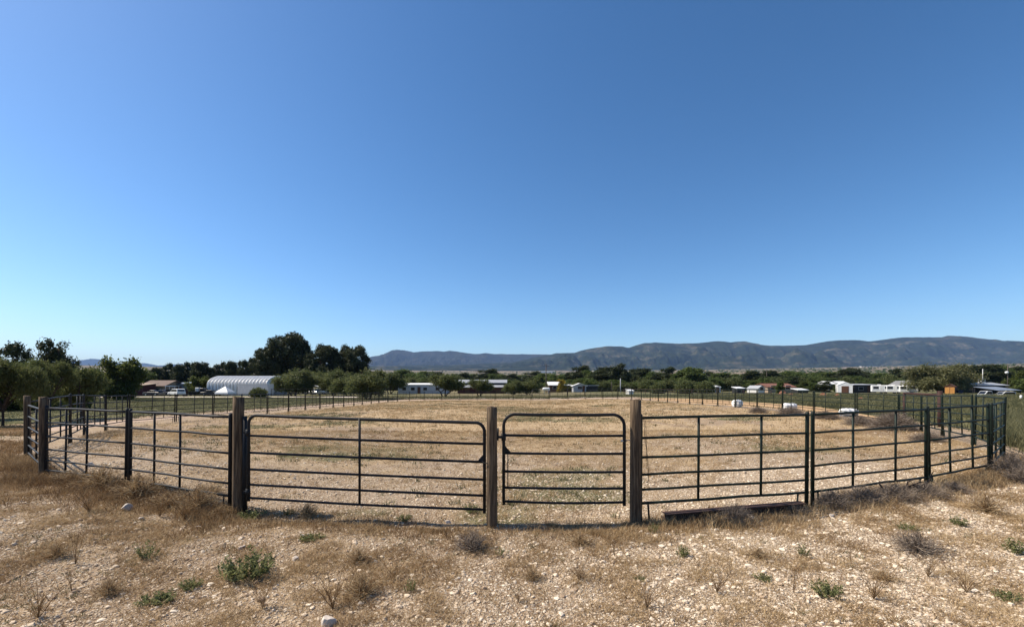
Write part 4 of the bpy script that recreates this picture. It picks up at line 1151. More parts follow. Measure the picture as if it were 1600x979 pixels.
# rounded junipers, height 8
def cone_lobes(seed, h, w, n=9, base=.12, roundness=.5, lean=0):
    rnd = random.Random(seed); L = []
    for i in range(n):
        u = base + (1 - base) * (i + .5) / n
        prof = math.sin(PI * min(1, (u * .92 + .04))) ** roundness * (1 - .35 * u)
        a = rnd.uniform(0, 2 * PI); r = w * .18 * prof
        L.append((r * math.cos(a) + lean * u, r * math.sin(a), h * u * .93, w * .42 * prof * rnd.uniform(.8, 1.2), w * .42 * prof * rnd.uniform(.8, 1.2), h / n * rnd.uniform(.9, 1.4)))
    return L
for i, (sd, w, rn) in enumerate(((31, 5.2, .5), (32, 4.4, .7), (33, 6.4, .4))):
    TP['juniper%d' % i] = tree_proto('juniper_tree', sd, puff_lobes(sd, 8, w, 26, .08), LM['juniper'], 480, 26, .24, .14, [((0, 0, -.2), (0, 0, 5))], .2, 8, shell=.6, elong=1.6, thresh=.33)
for i, (sd, w, n) in enumerate(((41, 6.4, 32), (42, 5.0, 30), (43, 7.6, 40))):
    TP['pine%d' % i] = tree_proto('pine_tree', sd, puff_lobes(sd, 11, w, n), LM['pine'], 760, 26, .24, .15, [((0, 0, -.2), (.2, 0, 8))], .24, 16, shell=.55, elong=1.9, thresh=.36)
TP['pine_open'] = tree_proto('pine_tree', 44, puff_lobes(44, 9, 6.6, 15, .3), LM['pine'], 300, 26, .26, .15, [((0, 0, -.2), (.4, 0, 7)), ((.2, 0, 3), (-1.2, .2, 7))], .22, 22, shell=.65, elong=1.9, thresh=.36)
for i, (sd, w, n) in enumerate(((51, 7.4, 13), (52, 6.0, 11), (53, 9.0, 15))):
    TP['broad%d' % i] = tree_proto('broadleaf_tree', sd, puff_lobes(sd, 8, w, n + 14, .12), LM['broad'], 520, 24, .28, .16, [((0, 0, -.2), (.1, 0, 5))], .2, 12, shell=.5, elong=1.2, thresh=.33)
TP['lime'] = tree_proto('broadleaf_tree', 55, puff_lobes(55, 6, 6.0, 16, .1), LM['lime'], 460, 24, .30, .14, [((0, 0, -.2), (.1, 0, 4))], .14, 12, shell=.5, elong=1.3)
TP['yellow'] = tree_proto('broadleaf_tree', 56, puff_lobes(56, 6, 4.0, 12, .1), LM['yellow'], 260, 24, .26, .13, [((0, 0, -.2), (.1, 0, 4))], .12, 10, shell=.5, elong=1.3)
TP['bush'] = tree_proto('round_bush', 57, [(0, 0, 1.1, 2.2, 1.9, 1.2), (-1.0, .2, .9, 1.3, 1.3, .95), (1.1, -.1, .95, 1.3, 1.2, .95), (.2, -.3, 1.5, 1.2, 1.2, .8)], LM['mesquite'], 420, 24, .20, .10, [((0, 0, -.2), (.1, 0, 1.2))], .08, 10, shell=.7, elong=1.4, thresh=.25)
TP['bush']['category'] = 'bush'
TH = {}; TW = {}
for k, t in TP.items():
    cr = [c for c in t.children if c.name.startswith('crown')][0]
    co = np.empty(len(cr.data.vertices) * 3, np.float32); cr.data.vertices.foreach_get('co', co); co = co.reshape(-1, 3)
    TH[k] = float(np.percentile(co[:, 2], 97)); TW[k] = float(np.percentile(co[:, 0], 99.3) - np.percentile(co[:, 0], .7))
_used = set(); _trnd = random.Random(77)
def tree(kind, px, ytop, d, wpx, label, group=None, rz=None, sink=0.0):
    X, Y, Z = at(px, d)
    h = zpix(ytop, d) - Z + sink
    sz = h / TH[kind]; sx = wpx / F * d / TW[kind]
    rz = _trnd.uniform(-.5, .5) if rz is None else rz
    if kind in _used:
        o = copy_tree(TP[kind], (X, Y, Z - sink), rz, label, group, (sx, (sx + sz) / 2, sz))
    else:
        _used.add(kind); o = TP[kind]; o.location = (X, Y, Z - sink); o.rotation_euler = (0, 0, rz); o.scale = (sx, (sx + sz) / 2, sz); o['label'] = label
        if group: o['group'] = group
    return o

# --- near left
tree('mesq_near', 4, 567, 22.5, 92, 'wide dark mesquite with a straight trunk at the left edge of the field', 'mesquites at the left edge', rz=.2)
tree('mesq_near2', 66, 570, 25.5, 56, 'mesquite with a thick leaning trunk behind the left corner posts', 'mesquites at the left edge', rz=0)
tree('mesq', 128, 582, 28.5, 40, 'smaller thin-trunked mesquite right of the leaning one at the left', 'mesquites at the left edge', rz=2.4)
tree('mesq_near2', -60, 570, 27, 110, 'mesquite cut off by the left edge of the view', 'mesquites at the left edge', rz=1.4)
tree('juniper2', 24, 545, 60, 48, 'dense dark conifer rising behind the leftmost mesquite')
tree('pine_open', 87, 539, 66, 46, 'open-branched pine with tufted top behind the left mesquites', rz=.3)
tree('lime', 182, 567, 78, 54, 'rounded olive-green tree behind the silver pickup on the left')
tree('broad1', 146, 581, 92, 36, 'low dark green tree left of the rounded olive-green one')
tree('juniper1', 203, 573, 94, 18, 'narrow dark tree at the right shoulder of the rounded olive-green tree')
tree('broad2', 222, 580, 140, 40, 'low mid-green tree behind the roof of the brown house')
tree('lime', 307, 591.5, 116, 30, 'bright yellow-green tree between the grey-blue garage and the quonset hut')
for i, (px, yt, w) in enumerate(((243, 577.5, 17), (256, 575, 18), (268, 571.5, 17), (279, 573, 15), (290, 569.5, 19), (302, 570, 17), (313, 569.5, 19), (323, 576, 14))):
    tree('juniper%d' % (i % 3), px, yt, 150 + (i % 3) * 6, w * 1.25, 'dark juniper in the clump behind the grey-blue garage, %s from the left' % ORD[i], 'dark junipers behind the left yard')
for i, (px, yt, w) in enumerate(((338, 573, 20), (348, 569.5, 13), (360, 568.5, 15), (373, 568, 14), (384, 567, 12), (395, 563.5, 14), (405, 570, 14))):
    tree('juniper%d' % ((i + 1) % 3), px, yt, 152 + (i % 2) * 5, w * 1.3, 'dark round-topped juniper above the quonset roof, %s from the left' % ORD[i], 'dark junipers behind the left yard')
for px, yt, w, k, lab in ((414, 546, 36, 2, 'left shoulder pine of the tallest pine group, lower than its neighbour'), (446, 527, 56, 2, 'tallest dark pine, broad crown right of the quonset hut'), (474, 532.5, 26, 1, 'slim pine at the right of the tallest pine'),
        (499, 546, 40, 0, 'rounded pine at the left of the second pine group'), (520, 544.5, 30, 1, 'pine with a pointed tip in the middle of the second pine group'), (537, 547, 32, 0, 'pine with flat tufted crown in the second pine group'), (555, 546, 34, 2, 'rightmost pine of the second pine group, sloping to the right')):
    tree('pine%d' % k, px, yt, 138 + (px % 7), w * 1.15, lab, 'tall dark pines beyond the left field')
for px, yt, d, w, k, lab in ((459, 583, 108, 64, 'mesq_low', 'broad grey-green mesquite against the right end of the quonset hut'), (505, 584, 130, 46, 'mesq', 'mesquite below the gap between the two pine groups'), (522, 583, 112, 44, 'mesq_low', 'mesquite below the second pine group'),
        (545, 588, 104, 46, 'mesq_low', 'mesquite in front of the rightmost pine'), (576, 584, 80, 56, 'mesq_low', 'dark-trunked mesquite overhanging the far left corner of the arena'), (610, 585, 130, 40, 'mesq', 'mesquite between the far left corner and the mobile home'),
        (695, 588, 100, 50, 'mesq', 'multi-stemmed mesquite in front of the right end of the mobile home'), (750, 595, 106, 36, 'mesq', 'sparse mesquite in front of the red barn'), (802, 597, 118, 30, 'mesq_low', 'low scrubby mesquite at the right end of the red barn'),
        (826, 595, 122, 40, 'mesq_low', 'scrubby mesquite left of the tall power pole')):
    tree(k, px, yt, d, w, lab, 'mesquites beyond the arena')
tree('bush', 404, 607.5, 96, 27, 'round yellow-green bush in front of the box trailer', None)
# --- rows behind, centre and right
row = [(590, 583, 30, 'broad2'), (606, 586, 26, 'broad1'), (632, 579.5, 30, 'broad0'), (650, 586, 26, 'broad2'), (667, 582, 26, 'broad1'), (680, 583.5, 26, 'juniper2'), (700, 587, 24, 'broad1'), (720, 584.5, 26, 'juniper2'), (740, 586, 24, 'broad0'), (762, 579, 30, 'juniper2'), (778, 586, 24, 'broad2'),
       (796, 586, 24, 'juniper2'), (812, 587, 22, 'broad0'), (833, 582.5, 26, 'juniper2'), (851, 585, 22, 'broad1')]
for i, (px, yt, w, k) in enumerate(row):
    tree(k, px, yt, 205 + (i * 37 % 50), w * 1.6, '%s tree behind the mobile home and red barn, %s from the left' % ('dark' if k[0] == 'j' else 'mid-green', ORD[i]), 'tree row behind the mobile home and barn')
row = [(868, 587, 20, 'broad1'), (884, 586, 22, 'broad0'), (906, 574.5, 28, 'juniper2'), (925, 581, 22, 'broad2'), (944, 576.5, 30, 'juniper0'), (957, 581, 20, 'pine1'), (968, 571.5, 18, 'juniper1'), (980, 582, 24, 'broad2'), (992, 580, 24, 'pine0'), (1004, 578, 26, 'juniper0'), (1022, 583, 22, 'broad1'),
       (1040, 576.5, 26, 'juniper2'), (1056, 585, 20, 'broad0'), (1081, 576.5, 26, 'broad1'), (1103, 583, 24, 'juniper2'), (1124, 584, 26, 'broad0'), (1145, 587, 22, 'pine2'), (1160, 586, 22, 'broad2'), (1173, 581.5, 24, 'juniper0')]
for i, (px, yt, w, k) in enumerate(row):
    tree(k, px, yt, 165 + (i * 29 % 34), w * 1.6, '%s tree in the dense belt right of the white-roofed house, %s from it' % ({'j': 'dark rounded', 'p': 'dark tufted', 'b': 'green leafy'}[k[0]], ORD[i]), 'dense tree belt right of the white house')
tree('yellow', 876.5, 594, 140, 14, 'small yellow tree in front of the white roof')
for i, (px, yt, w, d, lab) in enumerate(((1028, 600.5, 24, 118, 'leftmost, smallest of the three round olive bushes beyond the far right corner'), (1070, 597.5, 29, 114, 'middle round olive bush beyond the far right corner'), (1101, 598.5, 32, 112, 'rightmost broad olive bush beyond the far right corner'))):
    tree('bush', px, yt, d, w, lab, 'round bushes beyond the far right corner')
k_ = ['broad0', 'juniper2', 'broad2', 'broad1', 'pine2', 'juniper0']
rnd = random.Random(5)
for i, px in enumerate(range(1186, 1425, 13)):
    yt = {1: 581, 3: 583, 11: 577, 16: 578}.get(i, 583 + rnd.uniform(-1.5, 3))
    kk = k_[(i * 5 + i // 3) % 6]
    tree(kk, px + rnd.uniform(-3, 3), yt, 200 + rnd.uniform(0, 70), rnd.uniform(34, 46), '%s tree in the back belt on the right, %s from the crossarm pole' % ({'j': 'dark rounded', 'p': 'dark tufted', 'b': 'green leafy'}[kk[0]], ORD[i]), 'back tree belt on the right')
for i, (px, yt, w, d, k) in enumerate(((1192, 592, 20, 150, 'broad1'), (1217, 597, 14, 122, 'broad0'), (1255, 596.5, 20, 132, 'lime'), (1272, 599, 20, 130, 'broad2'), (1288, 597, 24, 128, 'juniper2'), (1306, 601, 14, 132, 'broad1'), (1346, 596, 24, 150, 'broad2'), (1366, 595, 22, 148, 'broad0'), (1388, 594, 24, 150, 'mesq_low'), (1408, 594, 22, 146, 'broad2'))):
    tree(k, px, yt, d, w, 'nearer green tree among the right roofs, %s from the grey gabled cottage' % ORD[i], 'nearer trees among the roofs on the right')
tree('mesq_pale', 1472, 574.5, 106, 98, 'big pale olive mesquite behind the orange-fronted shed', rz=0)
for i, (px, yt, w, k) in enumerate(((1438, 576, 26, 'juniper2'), (1516, 574, 26, 'juniper0'), (1530, 573, 24, 'juniper2'), (1546, 572.5, 26, 'juniper0'), (1562, 573.5, 24, 'broad2'), (1580, 575, 26, 'juniper2'), (1598, 576, 24, 'juniper0'), (1618, 577, 28, 'broad0'))):
    tree(k, px, yt, 160 + i * 3, w * 1.6, 'dark tree behind the pale mesquite and the ranch house, %s from the left' % ORD[i], 'dark trees behind the ranch house')
tree('lime', 1595, 583, 116, 34, 'bright green tree at the right edge beside the carport')
tree('broad1', 1615, 592, 100, 40, 'leafy green tree cut by the right edge of the view')

for i, (px, yt, d, w) in enumerate(((-20, 596, 40, 90), (28, 598, 44, 80), (66, 597, 42, 70), (108, 600, 46, 60))):
    tree('bush', px, yt, d, w, 'dark undergrowth bush behind the left mesquites, %s from the left' % ORD[i], 'undergrowth behind the left mesquites')
rnd = random.Random(19)
for i in range(26):
    px = 868 + i * 13.2 + rnd.uniform(-3, 3)
    kk = ('mesq_low', 'bush', 'broad1', 'mesq_low', 'broad2')[i % 5]
    tree(kk, px, 595 + rnd.uniform(-3, 5), 150 + rnd.uniform(0, 12), rnd.uniform(26, 38), '%s in the low undergrowth of the central tree belt, %s from the left' % ({'m': 'olive mesquite', 'b': 'green bush'}[kk[0]], (ORD + ['twenty-' + o for o in ORD])[i]), 'low undergrowth in front of the tree belt')
for i in range(14):
    px = 590 + i * 15 + rnd.uniform(-3, 3)
    kk = ('mesq_low', 'broad1', 'bush', 'mesq_low')[i % 4]
    tree(kk, px, 592 + rnd.uniform(-3, 5), 185 + rnd.uniform(0, 12), rnd.uniform(26, 38), '%s behind the mobile home and red barn, %s from the left' % ({'m': 'low olive mesquite', 'b': 'low green bush'}[kk[0]], ORD[i]), 'low growth behind the mobile home')
for i in range(20):
    px = 1196 + i * 14 + rnd.uniform(-3, 3)
    kk = ('broad2', 'mesq_low', 'broad0', 'juniper2', 'bush')[i % 5]
    tree(kk, px, 590 + rnd.uniform(-2, 5), 178 + rnd.uniform(0, 14), rnd.uniform(28, 40), '%s in the front of the right tree belt, %s from the left' % ({'m': 'olive mesquite', 'b': 'low green tree', 'j': 'dark juniper'}[kk[0]], ORD[i]), 'front of the right tree belt')

# --- a far wood of brush and trees on the plain: nobody could count it
def far_wood():
    rng = np.random.default_rng(8)
    n = 5200
    d = 260 * (3600 / 260) ** rng.random(n)
    px = rng.uniform(380, 1750, n)
    keep = fbm(px * .02, np.log(d) * 4, 3, 4) > .43
    d, px = d[keep], px[keep]; n = len(d)
    X = (px - HX) / F * d; Y = d
    Z = gz(X, Y)
    s = rng.uniform(1.3, 3.4, n) * (1 + .8 * sstep(600, 2500, d))
    k = 34
    dirs = rng.normal(size=(n, k, 3)); dirs /= np.linalg.norm(dirs, axis=2, keepdims=True)
    dirs[:, :, 2] = np.abs(dirs[:, :, 2])
    C = np.stack([X, Y, Z], 1)[:, None, :] + dirs * (s[:, None, None] * np.array([1.25, 1.25, 1.1])) * (.6 + .4 * rng.random((n, k, 1)))
    C = C.reshape(-1, 3)
    nm = rng.normal(size=C.shape) + np.array([0, -.2, .5]); nm /= np.linalg.norm(nm, axis=1, keepdims=True)
    tn = np.cross(nm, rng.normal(size=C.shape)); tn /= np.linalg.norm(tn, axis=1, keepdims=True)
    ss = np.repeat(s, k) * .33
    V, q = quads(C, nm, tn, ss, ss * 1.3)
    tint = np.repeat(np.clip(np.repeat(rng.random(n), k) * .7 + rng.random(n * k) * .3, 0, 1), 4)
    o = np_mesh('distant_wood', V, [q], LM['broad'], None, {'tint': tint})
    tag(o, 'scattered dark brush and trees on the plain below the mountains', 'wood', kind='stuff')
far_wood()
# ------------------------------------------------------------------ stones
def ico():
    p = (1 + 5 ** .5) / 2
    v = np.array([(-1, p, 0), (1, p, 0), (-1, -p, 0), (1, -p, 0), (0, -1, p), (0, 1, p), (0, -1, -p), (0, 1, -p), (p, 0, -1), (p, 0, 1), (-p, 0, -1), (-p, 0, 1)], float)
    v /= np.linalg.norm(v[0])
    f = np.array([(0, 11, 5), (0, 5, 1), (0, 1, 7), (0, 7, 10), (0, 10, 11), (1, 5, 9), (5, 11, 4), (11, 10, 2), (10, 7, 6), (7, 1, 8), (3, 9, 4), (3, 4, 2), (3, 2, 6), (3, 6, 8), (3, 8, 9), (4, 9, 5), (2, 4, 11), (6, 2, 10), (8, 6, 7), (9, 8, 1)])
    return v, f
stone_m = leaf_mat('stone', [(0, (0.20, 0.138, 0.090)), (.35, (0.39, 0.290, 0.198)), (.7, (0.585, 0.475, 0.345)), (1, (0.74, 0.64, 0.50))], 0.0, .9)
def stones(name, label, x, y, s, seed, tb=None):
    rng = np.random.default_rng(seed)
    v0, f0 = ico(); n = len(x)
    base = np.stack([v0 * (1 + rng.uniform(-.28, .28, (12, 1))) * rng.uniform(.7, 1.25, (1, 3)) for _ in range(24)])
    B = base[rng.integers(0, 24, n)]
    a = rng.uniform(0, 2 * PI, n); c, sn = np.cos(a), np.sin(a)
    V = np.empty_like(B)
    V[:, :, 0] = B[:, :, 0] * c[:, None] - B[:, :, 1] * sn[:, None]
    V[:, :, 1] = B[:, :, 0] * sn[:, None] + B[:, :, 1] * c[:, None]
    V[:, :, 2] = B[:, :, 2] * rng.uniform(.45, .8, n)[:, None]
    V *= s[:, None, None]
    V += np.stack([x, y, gz(x, y) + s * .18], 1)[:, None, :]
    F_ = (f0[None] + (np.arange(n) * 12)[:, None, None]).reshape(-1, 3)
    t = rng.random(n) if tb is None else np.clip(tb + rng.normal(0, .24, n), 0, 1)
    tag(np_mesh(name, V.reshape(-1, 3), [F_], stone_m, None, {'tint': np.repeat(t, 12)}), label, 'gravel', kind='stuff')

def wedge(rng, n, d0, d1, pad=90):
    """points spread evenly over the ground that the picture covers between depths d0 and d1"""
    d = np.sqrt(rng.uniform(d0 ** 2, d1 ** 2, n)); px = rng.uniform(-pad, 1600 + pad, n)
    return (px - HX) / F * d, d

rng = np.random.default_rng(4)
x, y = wedge(rng, 230000, 2.9, 10.5, 140)
front = np.interp(x, [-12, -9.4, -4.3, -.3, 1.8, 4.8, 7.7, 10, 12], [11, 9, 7.0, 6.4, 6.5, 7.2, 8.25, 9.4, 11])
dens = .5 + .5 * sstep(.36, .60, fbm(x * .55, y * .55, 71, 4) + .16 * sstep(-2, 5, x) - .05 * sstep(1, -5, x)) * .9 + .12
dens *= (1 - .6 * sstep(6, 9, y)) * .95
dens *= 1 - .75 * np.exp(-((y - front + .25) / .35) ** 2)
k = rng.random(len(x)) < dens
x, y = x[k], y[k]
s = .0046 + .0085 * rng.random(len(x)) ** 2 + .022 * (rng.random(len(x)) < .06) * rng.random(len(x)) ** .7
stones('gravel', 'pale limestone gravel scattered over the foreground', x, y, s, 5, .50 + .24 * sstep(-5, 3, x))
x, y = wedge(rng, 55000, 6.5, 26, 20)
k = in_poly(x, y, ARENA) & (rng.random(len(x)) < (1 - .8 * sstep(11, 22, y)) * (.25 + .75 * sstep(.4, .6, fbm(x * .4, y * .4, 3))))
x, y = x[k], y[k]
stones('gravel', 'small pale stones between the dry grass on the arena floor', x, y, .009 + .026 * rng.random(len(x)) ** 3, 6, .6)

def rock(label, px, py, s, seed, tone=None):
    d = EYE * F / (py - HY); X, Y, Z = at(px, d)
    bm = bmesh.new(); bmesh.ops.create_icosphere(bm, subdivisions=3, radius=1)
    rnd = random.Random(seed); sx, sy, sz = rnd.uniform(.9, 1.2), rnd.uniform(.7, .9), rnd.uniform(.55, .75)
    cuts = [(Vector((rnd.gauss(0, 1), rnd.gauss(0, 1), rnd.gauss(0, .8))).normalized(), rnd.uniform(.42, .75)) for _ in range(12)]
    for v in bm.verts:
        p = v.co.copy()
        for n_, h in cuts:
            k = p.dot(n_)
            if k > h: p -= n_ * (k - h) * .97
        j = 1 + .05 * float(vnoise(np.array([p.x * 5 + seed]), np.array([p.y * 5 + p.z * 4]), seed)[0])
        v.co = Vector((p.x * sx, p.y * sy, p.z * sz)) * s * j
    me = bpy.data.meshes.new('rock'); bm.to_mesh(me); bm.free(); me.materials.append(M['rock'])
    o = bpy.data.objects.new('rock', me); COL.objects.link(o); o.location = (X, Y, Z + s * .3); o.rotation_euler = (rnd.uniform(-.3, .3), rnd.uniform(-.3, .3), rnd.uniform(0, 6))
    tag(o, label, 'rock', 'single pale rocks')
M['rock'] = mat('rock', (0.62, 0.55, 0.47), (0.36, 0.30, 0.25), rough=.95, scale=14, bump=.008, spec=.1, lo=.3, hi=.6)
for a in (('pointed pale rock cut by the bottom edge, left of centre', 511, 972, .095, 21), ('flat pale rock above the big green foreground weed', 376, 857, .055, 2), ('pale rock to the right of the green foreground weed', 461, 874, .05, 3),
          ('broad flat pale rock at the foot of the brown weeds on the left', 198, 811, .11, 4), ('small pale rock just right of the broad flat one', 219, 821, .045, 5), ('pale rock in the gravel between wooden post and green weed', 312, 825, .05, 6),
          ('white rock inside the arena behind the left panels', 142, 740, .10, 7), ('pale rock half buried beside the rusty beam', 1175, 812, .07, 8), ('pale rock below the dry branch at the right fence', 1300, 812, .06, 9), ('white rock beneath the wide gate near the short post', 700, 815, .055, 10)): rock(*a)

# ------------------------------------------------------------------ dry grass and weeds: blades
def blades(x, y, h, w, lean, rng, tint, nseg=2, z=None, flow=None):
    n = len(x)
    a = rng.uniform(0, 2 * PI, n)
    dx, dy = np.cos(a), np.sin(a)
    z = gz(x, y) - .01 if z is None else z
    l = lean * (.4 + .9 * rng.random(n)) * h
    b = rng.uniform(0, 2 * PI, n); bx, by = np.cos(b) * w / 2, np.sin(b) * w / 2
    P0 = np.stack([x, y, z], 1); P1 = P0 + np.stack([dx * l * .35, dy * l * .35, h * .6], 1); P2 = P0 + np.stack([dx * l, dy * l, h], 1)
    S = np.stack([bx, by, np.zeros(n)], 1)
    V = np.stack([P0 - S, P0 + S, P1 + S * .75, P1 - S * .75, P2], 1).reshape(-1, 3)
    i = np.arange(n)[:, None] * 5
    return V, np.concatenate([i, i + 1, i + 2, i + 3], 1), np.concatenate([i + 3, i + 2, i + 4], 1), np.repeat(tint, 5)

def tufts(name, label, x, y, h, rad, nb, w, lean, tint, m, seed, cat='grass'):
    rng = np.random.default_rng(seed)
    n = len(x)
    X = np.repeat(x, nb) + rng.normal(size=n * nb) * np.repeat(rad, nb); Y = np.repeat(y, nb) + rng.normal(size=n * nb) * np.repeat(rad, nb)
    H = np.repeat(h, nb) * rng.uniform(.45, 1.1, n * nb); W = np.repeat(w, nb) * rng.uniform(.6, 1.3, n * nb)
    T = np.clip(np.repeat(tint, nb) + rng.normal(0, .13, n * nb), 0, 1)
    V, q, t, tt = blades(X, Y, H, W, lean, rng, T)
    tag(np_mesh(name, V, [q, t], m, None, {'tint': tt}), label, cat, kind='stuff')

straw_m = leaf_mat('dry_straw', [(0, (0.085, 0.050, 0.026)), (.3, (0.21, 0.125, 0.058)), (.6, (0.40, 0.280, 0.145)), (1, (0.60, 0.465, 0.285))], .25, .8)
green_m = leaf_mat('green_weed', [(0, (0.065, 0.070, 0.030)), (.5, (0.125, 0.125, 0.058)), (1, (0.23, 0.21, 0.11))], .3, .7)
grey_m = leaf_mat('grey_twig', [(0, (0.080, 0.060, 0.046)), (.5, (0.18, 0.142, 0.110)), (1, (0.34, 0.28, 0.22))], .05, .9)

def front_y(x): return np.interp(x, [-14, -12.4, -9.4, -4.3, -.3, 1.8, 4.8, 7.7, 10, 12.3, 14], [13, 11.5, 9, 7.0, 6.4, 6.5, 7.2, 8.25, 9.4, 11.2, 13.7])
# arena floor
rng = np.random.default_rng(12)
def arena_pts(n, d0, d1):
    x, y = wedge(rng, n, d0, d1, 20)
    k = in_poly(x, y, ARENA); return x[k], y[k]
x, y = arena_pts(52000, 6.5, 20)
nn = fbm(x * .35, y * .35, 21, 4) + .25 * fbm(x * 2.5, y * 2.5, 22, 2) - .125
k = rng.random(len(x)) < np.clip((.34 + .5 * sstep(.38, .62, nn)) * (1 - .7 * sstep(.52, .66, fbm(x * .3, y * .16, 57))) + .6 * sstep(10, 20, y), 0, 1)
x, y = x[k], y[k]
tufts('dry_grass', 'short dry straw and tan grass over the near arena floor', x, y, rng.uniform(.02, .10, len(x)), np.full(len(x), .05), 12, np.full(len(x), .006) , 1.3, np.clip(.1 + .75 * fbm(x * .6, y * .6, 5) + .3 * rng.random(len(x)), 0, 1), straw_m, 1)
x, y = arena_pts(62000, 18, 80)
k = rng.random(len(x)) < (.35 + .65 * sstep(.40, .58, fbm(x * .3, y * .3, 21, 4))) * (1 - .45 * sstep(.52, .66, fbm(x * .3, y * .16, 57)))
x, y = x[k], y[k]
tufts('dry_grass', 'dry tan grass covering the far arena floor', x, y, rng.uniform(.03, .22, len(x)), .05 + .002 * y, 8, .006 + .0005 * y, 1.1, np.clip(.40 + .62 * fbm(x * .25, y * .25, 5), 0, 1), straw_m, 2)
x, y = arena_pts(24000, 6.8, 72)
k = rng.random(len(x)) < (.12 + sstep(.47, .62, fbm(x * .22, y * .22, 31, 4))) * (1 - .4 * sstep(20, 50, y))
x, y = x[k], y[k]
tufts('green_weeds', 'small grey-green weeds growing on the arena floor', x, y, rng.uniform(.04, .14, len(x)), .04 + .003 * y, 16, .010 + .0006 * y, 1.1, rng.random(len(x)), green_m, 3, 'weeds')
# foreground
rng = np.random.default_rng(14)
x, y = wedge(rng, 190000, 2.9, 11.5, 140)
f = front_y(x)
nn = fbm(x * .55, y * .55, 71, 4)
fine = fbm(x * 2.6, y * 2.6, 88, 4)
dd = (.55 * (1 - sstep(.40, .58, nn + .07 * sstep(-2, 5, x))) * sstep(.40, .56, fine) + .10 + .6 * sstep(.50, .62, fine)) * (y < f)
k = rng.random(len(x)) < dd
x, y = x[k], y[k]
tufts('dry_grass', 'sparse short dry grass between the foreground stones', x, y, rng.uniform(.015, .085, len(x)), np.full(len(x), .035), 9, np.full(len(x), .0048), 1.7, np.clip(.12 + .6 * fbm(x * .9, y * .9, 5) + .32 * rng.random(len(x)) - .06 * sstep(0, -6, x), 0, 1), straw_m, 4)
rng = np.random.default_rng(15)
x, y = wedge(rng, 5200, 3.0, 10.5, 140)
k = (y < front_y(x) + .3) & (rng.random(len(x)) < .08 + .5 * sstep(.5, .65, fbm(x * .7, y * .7, 131, 3)))
x, y = x[k], y[k]
tufts('green_weeds', 'tiny grey-green sprigs among the foreground stones', x, y, rng.uniform(.02, .07, len(x)), np.full(len(x), .025), 13, np.full(len(x), .007), 1.2, rng.random(len(x)), green_m, 11, 'weeds')
rng = np.random.default_rng(25)
x, y = wedge(rng, 90000, 2.9, 10.5, 140)
k = (y < front_y(x)) & (rng.random(len(x)) < .25 + .75 * sstep(.42, .62, fbm(x * 1.9, y * 1.9, 231, 4) + .05 * sstep(2, -5, x)))
x, y = x[k], y[k]
tufts('dry_litter', 'flattened dead straw and brown litter over the foreground gravel', x, y, rng.uniform(.010, .032, len(x)), np.full(len(x), .03), 6, np.full(len(x), .0042), 3.2, np.clip(rng.normal(.44, .22, len(x)) - .06 * sstep(1, -5, x), 0, 1), straw_m, 12, 'litter')
# taller grass along the foot of the front fence
x = rng.uniform(-12.5, 13, 11000); y = front_y(x) + rng.normal(-.28, .26, len(x))
side = np.where(x < -4.2, 1.0, np.where(x > 1.9, .95, .6))
k = (rng.random(len(x)) < (.22 + .9 * sstep(.35, .6, fbm(x * .9, y * .9, 44, 3))) * np.where(np.abs(x + 1.2) < 3, .55, 1))
x, y, side = x[k], y[k], side[k]
tufts('dry_grass', 'taller brown dry grass along the foot of the front fence and gates', x, y, rng.uniform(.05, .20, len(x)) * side, np.full(len(x), .05), 13, np.full(len(x), .0052), .7, np.clip(.10 + .52 * fbm(x * .8, y * 1.2, 15) - .04 * sstep(-2, -6, x) + .25 * sstep(-3, 4, x) + .15 * rng.normal(size=len(x)), 0, 1), straw_m, 5)
# brown weeds in a strip left of the left gate post
x = rng.uniform(-9.3, -4.3, 1900); y = front_y(x) - .1 - np.abs(rng.normal(0, .5, len(x))) 
k = rng.random(len(x)) < sstep(.3, .55, fbm(x * .8, y * .8, 61, 3)) 
x, y = x[k], y[k]
tufts('dry_weeds', 'dense brown dry weeds in front of the left panels', x, y, rng.uniform(.05, .19, len(x)), np.full(len(x), .06), 10, np.full(len(x), .0055), .8, np.clip(rng.normal(.20, .20, len(x)), 0, 1), straw_m, 6, 'weeds')
# fields outside the arena
rng = np.random.default_rng(16)
def outer(n, d0, d1, px0, px1):
    d = np.sqrt(rng.uniform(d0 ** 2, d1 ** 2, n)); px = rng.uniform(px0, px1, n)
    return (px - HX) / F * d, d
x, y = outer(26000, 11, 100, 1080, 1760)
edge = np.interp(y, [8, 12, 18, 26, 62, 76, 100], [11.4, 13.6, 18.6, 20.4, 20.4, 18, 10])
pth = np.abs(x - np.interp(y, [24, 30, 38, 50, 64, 74], [20.6, 22.2, 23.6, 25.2, 25.6, 23])) < np.interp(y, [23, 24, 30, 38, 50, 64, 74, 77], [0, .3, .9, 2.5, 4.2, 5.2, 3.2, 0])
k = (x > edge + .3 + .8 * rng.random(len(x))) & ~pth & (rng.random(len(x)) < .25 + .75 * sstep(.35, .55, fbm(x * .2, y * .2, 8)))
x, y = x[k], y[k]
tufts('green_weeds', 'tall green weeds filling the field beyond the right fence', x, y, rng.uniform(.18, .62, len(x)) * np.interp(y, [11, 30, 100], [.9, .8, 1.0]), .08 + .003 * y, 14, .010 + .0006 * y, .55, np.clip(fbm(x * .3, y * .3, 9) + rng.normal(0, .2, len(x)), 0, 1), green_m, 7, 'weeds')
x, y = outer(9000, 9.3, 26, 1535, 1800)
k = x > np.interp(y, [9, 11.2, 13.7, 16.4, 19, 22, 26], [11.2, 13.0, 14.8, 16.4, 18.0, 19.4, 20]) + .2 + .4 * rng.random(len(x))
x, y = x[k], y[k]
